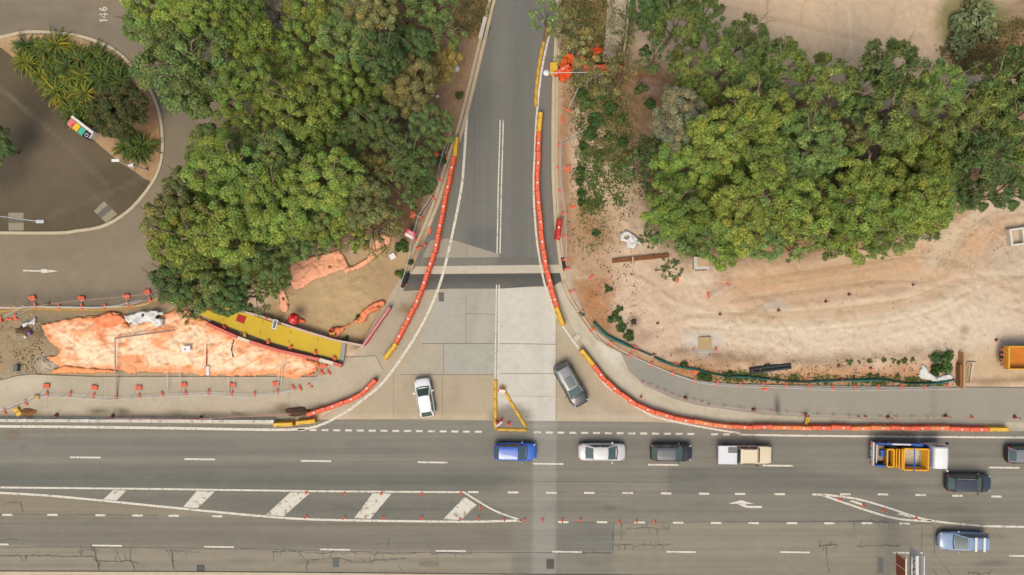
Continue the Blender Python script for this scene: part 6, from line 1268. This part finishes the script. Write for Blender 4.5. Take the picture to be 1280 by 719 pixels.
# lying pipes, beams and rails
def member(pts, r, m, name, label, cat, z=.1, box=None):
    o = W(*pts[0]); mb = MB(); q = [W(*p).xy.to_3d()-o.xy.to_3d() for p in pts]
    if box:
        for a, b in zip(q, q[1:]): d = b-a; mb.box((a+b)/2, (d.length, box[0], box[1]), rz=math.atan2(d.y, d.x))
    else: mb.tube([v for v in q], r, 8)
    ob = mb.build(name, m, loc=(o.x, o.y, z), bevel=.01 if box else 0); return tag(ob, label, cat)
m_rust = mat('rusty_steel', A(128, 80, 44), .8, var=.25, vscale=3); m_wood = mat('timber', A(196, 150, 106), .8, var=.2, vscale=4); m_pipe = mat('black_pipe', A(52, 56, 58), .45, var=.1); m_grail = mat('brown_grey_rail', A(150, 124, 116), .6, var=.1)
t = empty('steel_beam', W(765, 326.5).xy.to_3d(), math.atan2(7.5, 75), 'long rusty steel beam lying on the dirt beside the right trees', 'beam')
mb = MB(); mb.box((2.9, 0, .30), (5.8, .42, .05)); mb.box((2.9, 0, .05), (5.8, .42, .05)); mb.box((2.9, 0, .17), (5.8, .05, .22)); mb.build('girder', m_rust, t); mb = MB(); mb.box((2.1, 0, .33), (.07, .46, .02)); mb.build('strap', m_white, t)
t = empty('pipe_bundle', W(936, 463.5).xy.to_3d(), math.atan2(6.5, 52), 'pair of long black pipes lying above the teal silt fence', 'pipes')
for y in (-.17, .17): mb = MB(); mb.tube([(0, y, .25), (4.25, y, .25)], .15, 12); mb.build('pipe', m_pipe, t, smooth=False)
member([(0, 389), (28, 387), (45, 385.5), (64, 387), (130, 387.5)], .1, mat('yellow_timber', A(186, 146, 78), .8, var=.2), 'timber_rail', 'yellow-brown timber lying below the car park fence', 'timber', .1, box=(.2, .12))
member([(130, 387.5), (160, 385), (190, 377), (205, 370)], .1, mat('yellow_timber', A(186, 146, 78), .8), 'timber_rail', 'brown timber rising toward the left trees below the fence', 'timber', .12, box=(.16, .12))
t = empty('pipe_barrier', W(150, 422).xy.to_3d(), 0, 'L-shaped grey pipe frame lying over the orange plastic sheet', 'frame'); o_ = t.location.copy()
mb = MB(); mb.tube([W(147, 494).xy.to_3d()-o_+Vector((0, 0, .25)), W(149, 460).xy.to_3d()-o_+Vector((0, 0, .75)), Vector((0, 0, .95))], .07, 8); mb.build('post', mat('grey_pipe', A(176, 166, 164), .5), t); mb = MB(); mb.tube([(0, 0, .95), W(224, 412).xy.to_3d()-o_+Vector((0, 0, .95))], .075, 8); mb.build('crossbar', m_grail, t)
for i, (a, b, l) in enumerate((((211, 490), (213.5, 460), 'first thin white pole leaning on the orange sheet from the left'), ((227.5, 487), (229, 462), 'second thin white pole leaning on the orange sheet from the left'), ((287, 491), (289.5, 470), 'third thin white pole leaning on the orange sheet from the left'), ((295, 487), (295.5, 468), 'fourth thin white pole leaning on the orange sheet from the left'), ((347.5, 489), (354, 452), 'fifth thin white pole leaning on the orange sheet from the left'), ((352, 486), (356.5, 452), 'sixth thin white pole leaning on the orange sheet from the left'))):
    o = W(*a); mb = MB(); q = W(*b).xy.to_3d()-o.xy.to_3d(); mb.tube([Vector((0, 0, .12)), q+Vector((0, 0, .9))], .028, 6); ob = mb.build('leaning_pole', m_wrail, loc=(o.x, o.y, 0)); tag(ob, l, 'pole', 'thin poles on the orange sheet')
member([(260.5, 428), (260, 445), (259.5, 457)], .05, mat('red_stake', A(176, 60, 50), .6), 'stake', 'thin red-brown stake standing in the orange sheet', 'stake', .35)
o = W(261.5, 463); mb = MB(); mb.box((0, 0, .2), (.35, .95, .3), bevel=.08); ob = mb.build('white_bag', m_white, loc=(o.x, o.y, .05)); tag(ob, 'narrow white bag at the bottom edge of the orange sheet', 'bag')
member([(294, 424), (291, 436), (293, 446)], .06, m_dark, 'hose', 'black bent hose on the orange sheet below the ramp', 'hose', .35)
# plank walls at the right, black wire gate
t = empty('plank', W(1197, 462).xy.to_3d(), 0, 'tall narrow timber plank set between the bush and the dirt track', 'plank'); mb = MB(); mb.box((.1, .0, .5), (.22, 3.6, 1.0), bevel=.02); mb.build('board', m_wood, t); mb = MB(); mb.box((-.12, -.5, .4), (.2, 2.2, .8)); mb.build('backing_board', mat('brown_board', A(150, 104, 70), .8, var=.2), t)
t = empty('wire_gate', W(1205, 466).xy.to_3d(), 0, 'black wire gate lying tilted right of the timber plank', 'gate')
mb = MB(); mb.tube([(-.35, -.95, .1), (-.35, 1.25, 1.0), (.15, 1.05, 1.0), (.45, -1.0, .1), (-.35, -.95, .1)], .035, 6); mb.tube([(-.3, 1.3, 1.0), (.55, 1.25, 1.05)], .05, 6); mb.build('frame', m_dark, t)
mb = MB()
for k in range(1, 9): f = k/9; mb.tube([(-.35, -.95+2.2*f, .1+.9*f), (.45-.30*f, -1.0+2.05*f, .1+.9*f)], .014, 4)
mb.tube([(.05, -.98, .1), (-.1, 1.15, 1.0)], .014, 4); mb.build('wires', m_dark, t)
# pits and boxes
t = empty('concrete_pit', W(874.5, 329).xy.to_3d(), .03, 'pale concrete pit box with a tan lid under the right trees', 'pit')
mb = MB(); mb.box((0, 0, .4), (1.5, 1.3, .8), bevel=.03); mb.build('box', mat('pit_concrete', A(206, 200, 188), .8, var=.08), t); mb = MB(); mb.box((.12, .12, .84), (1.15, .98, .05)); mb.build('lid', mat('tan_ply', A(196, 168, 132), .8, var=.1), t); mb = MB()
for k in range(5): mb.box((-.45+.24*k, -.70, .2), (.1, .16, .4))
mb.build('bracket', m_dark, t)
mb = MB(); mb.box((0, 0, .12), (1.30, 1.28, .24), bevel=.02); ob = mb.build('pit_cover', mat('tan_cover', A(190, 164, 118), .85, var=.10), loc=W(880.5, 429).xy.to_3d()); ob.rotation_euler.z = .03; tag(ob, 'square tan pit cover set in the greyish patch of dirt', 'cover')
t = empty('pit_wall', W(1270, 296).xy.to_3d(), .14, 'white concrete frame box cut off by the right edge', 'frame'); mb = MB()
mb.box((-.95, 0, .35), (.22, 1.75, .7)); mb.box((.25, .78, .35), (2.2, .18, .7)); mb.box((.25, -.78, .35), (2.2, .18, .7)); mb.box((.3, 0, .36), (.16, 1.4, .7)); mb.build('walls', mat('pale_concrete', A(222, 214, 200), .8, var=.06), t); mb = MB(); mb.box((.25, 0, .10), (2.2, 1.4, .06)); mb.build('floor', mat('frame_floor', A(204, 184, 160), .9), t); mb = MB(); mb.box((.75, -.3, .2), (.5, .2, .12), rz=.3); mb.build('red_chock', m_red, t)
t = empty('access_cover', W(721.5, 422).xy.to_3d()+Vector((0, 0, .085)), .72, 'square concrete access cover in the kerb band near the yellow barrier', 'cover'); mb = MB(); mb.box((0, 0, .006), (.9, .75, .012)); mb.build('surround', mat('cover_ring', A(176, 166, 146), .9), t); mb = MB(); mb.box((0, 0, .018), (.62, .5, .012)); mb.build('lid', mat('cover_lid', A(204, 192, 168), .9), t)
o = W(23, 459.5); mb = MB(); mb.box((0, 0, .25), (.42, .62, .5), bevel=.04); ob = mb.build('crate', mat('teal_grey', A(92, 108, 108), .6), loc=(o.x, o.y, 0)); ob.rotation_euler.z = -.15; tag(ob, 'dark teal box on the stony dirt at far left', 'box')
for x, y, r, l in ((22.5, 511.5, .5, 'upper yellow crate at the left end of the footpath'), (26.5, 516.5, .7, 'lower yellow crate beside the brown heap at left'), (47.5, 496, .1, 'yellow block at the bend of the lower left fence')):
    o = W(x, y); t = empty('yellow_crate', (o.x, o.y, .1), r, l, 'crate'); mb = MB(); mb.box((0, 0, .15), (.55, .38, .3), bevel=.04); mb.build('box', m_yel, t); mb = MB(); mb.box((0, 0, .32), (.3, .14, .05), bevel=.02); mb.build('handle', m_dark if r < .3 else m_yel, t)
def heap(x, y, rx, ry, h, colr, label, name='spoil_heap', cat='heap', seed=0):
    o = W(x, y); r = random.Random(seed); mb = MB(); n = 22
    ph = [r.uniform(.75, 1.2) for _ in range(n)]
    rings = []
    for k, f in enumerate((1, .8, .55, .28, .05)): rings.append([mb.bm.verts.new((math.cos(a*2*math.pi/n)*rx*f*ph[a]*r.uniform(.9, 1.1), math.sin(a*2*math.pi/n)*ry*f*ph[a]*r.uniform(.9, 1.1), (0 if k == 0 else h*(1-f**1.6)*r.uniform(.8, 1.15)))) for a in range(n)])
    for a, b in zip(rings, rings[1:]):
        for j in range(n): mb._f([a[j], a[(j+1) % n], b[(j+1) % n], b[j]])
    mb._f(rings[-1]); ob = mb.build(name, surf(name+str(seed), colr, ((2, .15), (9, .25), (30, .2)), bump=.8), loc=(o.x, o.y, .02), smooth=True); tag(ob, label, cat); return ob
heap(36, 515, .95, .42, .35, A(150, 106, 66), 'brown soil heap beside the yellow crates at the left', seed=1).location.z = .1
heap(374, 514, 1.5, .45, .35, A(92, 70, 54), 'dark heap of dead leaves behind the lower left barriers', 'leaf_heap', seed=2).location.z = .1
heap(31, 413, .95, .5, .4, A(104, 82, 60), 'dark soil heap below the small white sheet at left', seed=3)
heap(58, 452, .7, .5, .4, A(186, 172, 150), 'pale rubble heap at the left end of the orange sheet', 'rubble_heap', seed=4)
heap(792, 402, .35, .4, .3, A(74, 60, 48), 'dark stump-like clod on the pale dirt by the bushes', 'clod', seed=5)
heap(875, 484, .1, .1, .1, A(74, 60, 48), 'tiny dark clod at the footpath fence line', 'clod', seed=6)
o = W(39.5, 416.5); mb = MB(); mb.box((0, 0, .15), (.36, .3, .3), bevel=.08); ob = mb.build('purple_bag', mat('purple_bag', A(140, 88, 168), .6), loc=(o.x, o.y, .15)); tag(ob, 'small purple bag among rubble at the far left', 'bag')
o = W(32.5, 421); mb = MB(); mb.lathe([(.12, 0), (.17, .08), (.10, .2)], n=10); ob = mb.build('white_bucket', m_white, loc=(o.x, o.y, .05)); tag(ob, 'small white bucket below the purple bag', 'bucket')
o = W(571, 86.5); mb = MB(); mb.lathe([(.05, 0), (.28, .1), (.34, .25), (.22, .42), (.06, .48)], n=14); ob = mb.build('white_bag', m_white, loc=(o.x, o.y, 0), smooth=True); tag(ob, 'round white bag on the dirt verge left of the side road', 'bag')
o = W(547, 121); mb = MB(); mb.box((0, 0, .1), (.34, .26, .12), rz=.5, bevel=.03); ob = mb.build('paper_scrap', m_white, loc=(o.x, o.y, .05)); tag(ob, 'white paper scrap at the left trees\' right edge', 'litter')
# drain inlet on the left kerb
t = empty('drain_inlet', W(606.5, 36).xy.to_3d(), -.25, 'concrete drain inlet with dark grate in the left kerb', 'drain'); mb = MB(); mb.box((-.25, 0, .10), (.4, 2.3, .16), bevel=.02); mb.build('lintel', mat('inlet_concrete', A(214, 206, 190), .8, var=.06), t); mb = MB(); mb.box((.22, 0, .05), (.5, .95, .06)); mb.build('grate', mat('iron_grate', A(84, 92, 94), .6, var=.2, vscale=14), t)
for (pts, l) in (([(703, 322), (706, 338)], 'dark rubber mat edge behind the right fence by the kerb'), ([(701, 318), (705, 342)], '')):
    if l: member(pts, .1, m_rubber, 'rubber_mat', l, 'mat', .08, box=(.35, .1))
o = W(503, 340); mb = MB(); mb.tube([(0, 0, .2), (-.35, -.9, .25), (-.6, -1.5, .2)], [.22, .28, .15], 8); ob = mb.build('rubber_mat', m_rubber, loc=(o.x+.6, o.y-.1, 0)); tag(ob, 'black rolled rubber mat by the fence at the dark road strip', 'mat')
# old concrete footpath at the top
sheet('footpath', [(762, -60), (788, -60), (781, 35), (776, 72), (753, 76), (757, 40)], .08, m_conc, A(196, 180, 156), [('line', [(768, -60), (764, 70)], A(176, 160, 134), 4, 3, .6, 4), ('ell', (766, 62, 10, 5), A(96, 96, 60), 3, 4, .7), ('ell', (763, 30, 6, 10), A(110, 108, 66), 3, 4, .6)], top=1)
kerb([(790, -60), (783, 35), (778, 72)], .18, .5)
member([(753, 76.5), (767, 77.5)], .1, m_wood, 'timber_rail', 'short timber across the end of the old footpath', 'timber', .2, box=(.2, .2))
def deadbranch():
    o = W(745, 95).xy.to_3d(); t = empty('dead_branch', o, 0, 'grey dead branch lying beside the two orange barriers', 'branch'); mb = MB(); r = random.Random(4)
    main = [(-1.2, -.6, .3), (0, -.2, .6), (1.2, .4, .7), (2.3, .5, .6)]; mb.tube(main, [.03, .06, .07, .03], 6)
    for k in range(14):
        a = Vector(main[r.randrange(3)])+Vector((r.uniform(0, 1), r.uniform(0, .3), 0)); b = a+Vector((r.uniform(-.8, 1.0), r.uniform(-1.0, .5), r.uniform(-.2, .3))); c = b+Vector((r.uniform(-.4, .5), r.uniform(-.4, .3), 0)); mb.tube([a, b, c], [.03, .018, .006], 4)
    mb.build('limbs', mat('grey_bark', A(186, 172, 156), .9, var=.15), t)
deadbranch()
# lamps and poles
def pole_lamp():
    b = W(184, 212.5); top = 5.6; t = empty('street_lamp', (b.x, b.y, 0), 0, 'leaning-looking white lamp post at the tip of the kerbed island', 'street lamp')
    mb = MB(); mb.lathe([(.16, 0), (.15, .3), (.08, .35)], n=10); mb.build('base', m_galv, t); mb = MB(); mb.tube([(0, 0, .2), (0, 0, top)], [.07, .05], 10); mb.build('post', m_wrail, t); mb = MB(); mb.box((.05, -.05, 3.1), (.5, .28, .55), bevel=.04); mb.build('control_box', m_white, t); mb = MB(); mb.box((-.2, 0, top), (.75, .28, .10), bevel=.03); mb.build('lamp_head', m_white, t)
pole_lamp()
t = empty('arm_lamp', (*(W(-22, 274, 0).xy), 0), 0, 'grey arm lamp reaching over the left speed pad from off frame', 'street lamp'); a_ = W(-18, 268, 6.4)-Vector((t.location.x, t.location.y, 0)); h_ = W(50, 277, 6.6)-Vector((t.location.x, t.location.y, 0))
mb = MB(); mb.tube([(0, 0, 0), a_], [.09, .06], 10); mb.build('post', m_galv, t); mb = MB(); mb.tube([a_, a_.lerp(h_, .5)+Vector((0, 0, .1)), h_], .055, 8); mb.build('arm', m_galv, t); mb = MB(); mb.box(h_, (.75, .32, .12), bevel=.05); mb.build('lamp_head', mat('lamp_grey', A(196, 200, 200), .4), t)
t = empty('street_lamp', (*W(722, 97, 0).xy, 0), 0, 'street lamp with round white head over the yellow kerb block', 'street lamp'); b0 = Vector((t.location.x, t.location.y, 0)); a_ = W(735, 90.5, 7.5)-b0; h_ = W(683, 91, 7.8)-b0
mb = MB(); mb.tube([(0, 0, 0), Vector((0, 0, 3.5)), a_], [.09, .07, .05], 10); mb.build('post', m_galv, t); mb = MB(); mb.tube([a_, h_], .03, 8); mb.build('arm', m_wrail, t); mb = MB(); mb.lathe([(.10, .14), (.28, .06), (.30, -.02), (.22, -.08)], h_, 16); mb.build('lamp_head', m_white, t, smooth=True)
# coloured-lid bins and their wall
def bins():
    o = W(108, 162).xy.to_3d(); ang = -.66
    t = empty('bin_wall', o, ang, 'low white wall behind the coloured bins on the parking bay', 'wall'); mb = MB(); mb.box((0, .33, .55), (2.75, .28, 1.1), bevel=.02); mb.build('panel', mat('wall_white', A(226, 220, 210), .7, var=.06), t); mb = MB(); mb.box((1.35, -.05, .5), (.10, .6, 1.0)); mb.build('end_wing', mat('wall_white', A(226, 220, 210), .7), t)
    for i, (c, nm, l) in enumerate((((232, 120, 128), 'pink', 'wheelie bin with a pink lid, topmost of the four'), ((236, 190, 40), 'yellow', 'wheelie bin with a yellow lid between the pink and teal'), ((70, 178, 150), 'teal', 'wheelie bin with a teal lid in the row of four'), ((40, 38, 52), 'black', 'wheelie bin with a black lid and white ring, lowest of the four'))):
        x = -1.0+.66*i; q = Matrix.Rotation(ang, 4, 'Z') @ Vector((x, -.22, 0)); b = empty('wheelie_bin', o+q, ang, l, 'bin', 'wheelie bins beside the white wall')
        mb = MB(); mb.box((0, 0, .5), (.52, .62, .92), taper=1.1, bevel=.03); mb.build('body', mat('bin_body', A(60, 60, 62), .6), b); mb = MB(); mb.box((0, -.02, 1.0), (.60, .74, .08), bevel=.03); mb.build('lid', mat('lid_'+nm, A(*c), .45), b)
        mb = MB(); mb.tube([(-.22, .36, .96), (.22, .36, .96)], .025, 6); mb.build('handle', m_trim, b); mb = MB(); mb.tube([(-.24, .28, .1), (.24, .28, .1)], .09, 10); mb.build('wheel', m_rubber, b)
        if nm == 'pink': mb = MB(); mb.box((.18, -.1, 1.045), (.16, .3, .01)); mb.build('sticker', m_red, b)
        if nm == 'black': mb = MB(); mb.tube([(math.cos(a)*.16, math.sin(a)*.16-.02, 1.045) for a in np.linspace(0, 6.28, 15)], .03, 5); mb.build('ring_mark', m_white, b)
bins()
# overhead sign gantry at the bottom edge, on a mast in the median below the frame
def gantry():
    b = W(1150, 742); t = empty('sign_gantry', (b.x-4.2, b.y-.2, 0), 0, 'overhead road sign gantry with brown and pale boards at the bottom edge', 'sign gantry'); o = Vector((t.location.x, t.location.y, 0))
    top = lambda x, y, z: W(x, y, z)-o
    x0 = top(1141, 706, 6.6).x; yb = 0; ye = top(1143, 697, 6.6).y
    mb = MB(); mb.tube([(x0-.1, yb, 0), (x0-.1, yb, 7.2)], [.22, .16], 14); mb.build('mast', m_galv, t)
    mb = MB()
    for dx in (-.25, .25):
        for z in (6.0, 6.9): mb.tube([(x0+dx, yb, z), (x0+dx, ye, z)], .05, 8)
    for k in range(9):
        y = yb+(ye-yb)*k/8
        mb.tube([(x0-.25, y, 6.9), (x0+.25, y, 6.9)], .03, 6); mb.tube([(x0-.25, y, 6.0), (x0-.25, y, 6.9)], .03, 6)
        if k < 8: mb.tube([(x0-.25, y, 6.9), (x0+.25, yb+(ye-yb)*(k+1)/8, 6.9)], .025, 6)
    mb.build('truss', m_wrail, t)
    y1 = top(1135, 696, 6).y
    mb = MB(); mb.box((x0-.62, (yb+y1)/2, 5.7), (.06, abs(y1-yb), 1.7)); sb = mb.build('brown_board', mat('sign_brown', A(138, 66, 40), .5, var=.05), t)
    mb = MB()
    for k in range(6): y = y1-.05-(y1-yb)*k/6; mb.box((x0-.66, y, 5.7), (.02, .05, 1.7))
    mb.box((x0-.62, (yb+y1)/2, 6.57), (.10, abs(y1-yb), .05)); mb.build('board_border', m_white, sb)
    y2 = top(1150, 693, 7).y
    mb = MB(); mb.box((x0+.62, (yb+y2)/2, 6.2), (.08, abs(y2-yb), 2.5), bevel=.02); pb = mb.build('pale_board', mat('sign_back', A(214, 216, 214), .5, var=.06), t); mb = MB(); mb.box((x0+.56, y2-.9, 6.3), (.03, .5, .6)); mb.box((x0+.56, y2-1.5, 5.6), (.03, .7, .3)); mb.build('bracket', mat('bracket_grey', A(150, 156, 158), .5), pb)
    mb = MB(); mb.box((x0+.18, (yb+y2)/2, 7.0), (.3, abs(y2-yb)-.3, .06)); mb.build('walkway_plate', m_wrail, t)
gantry()
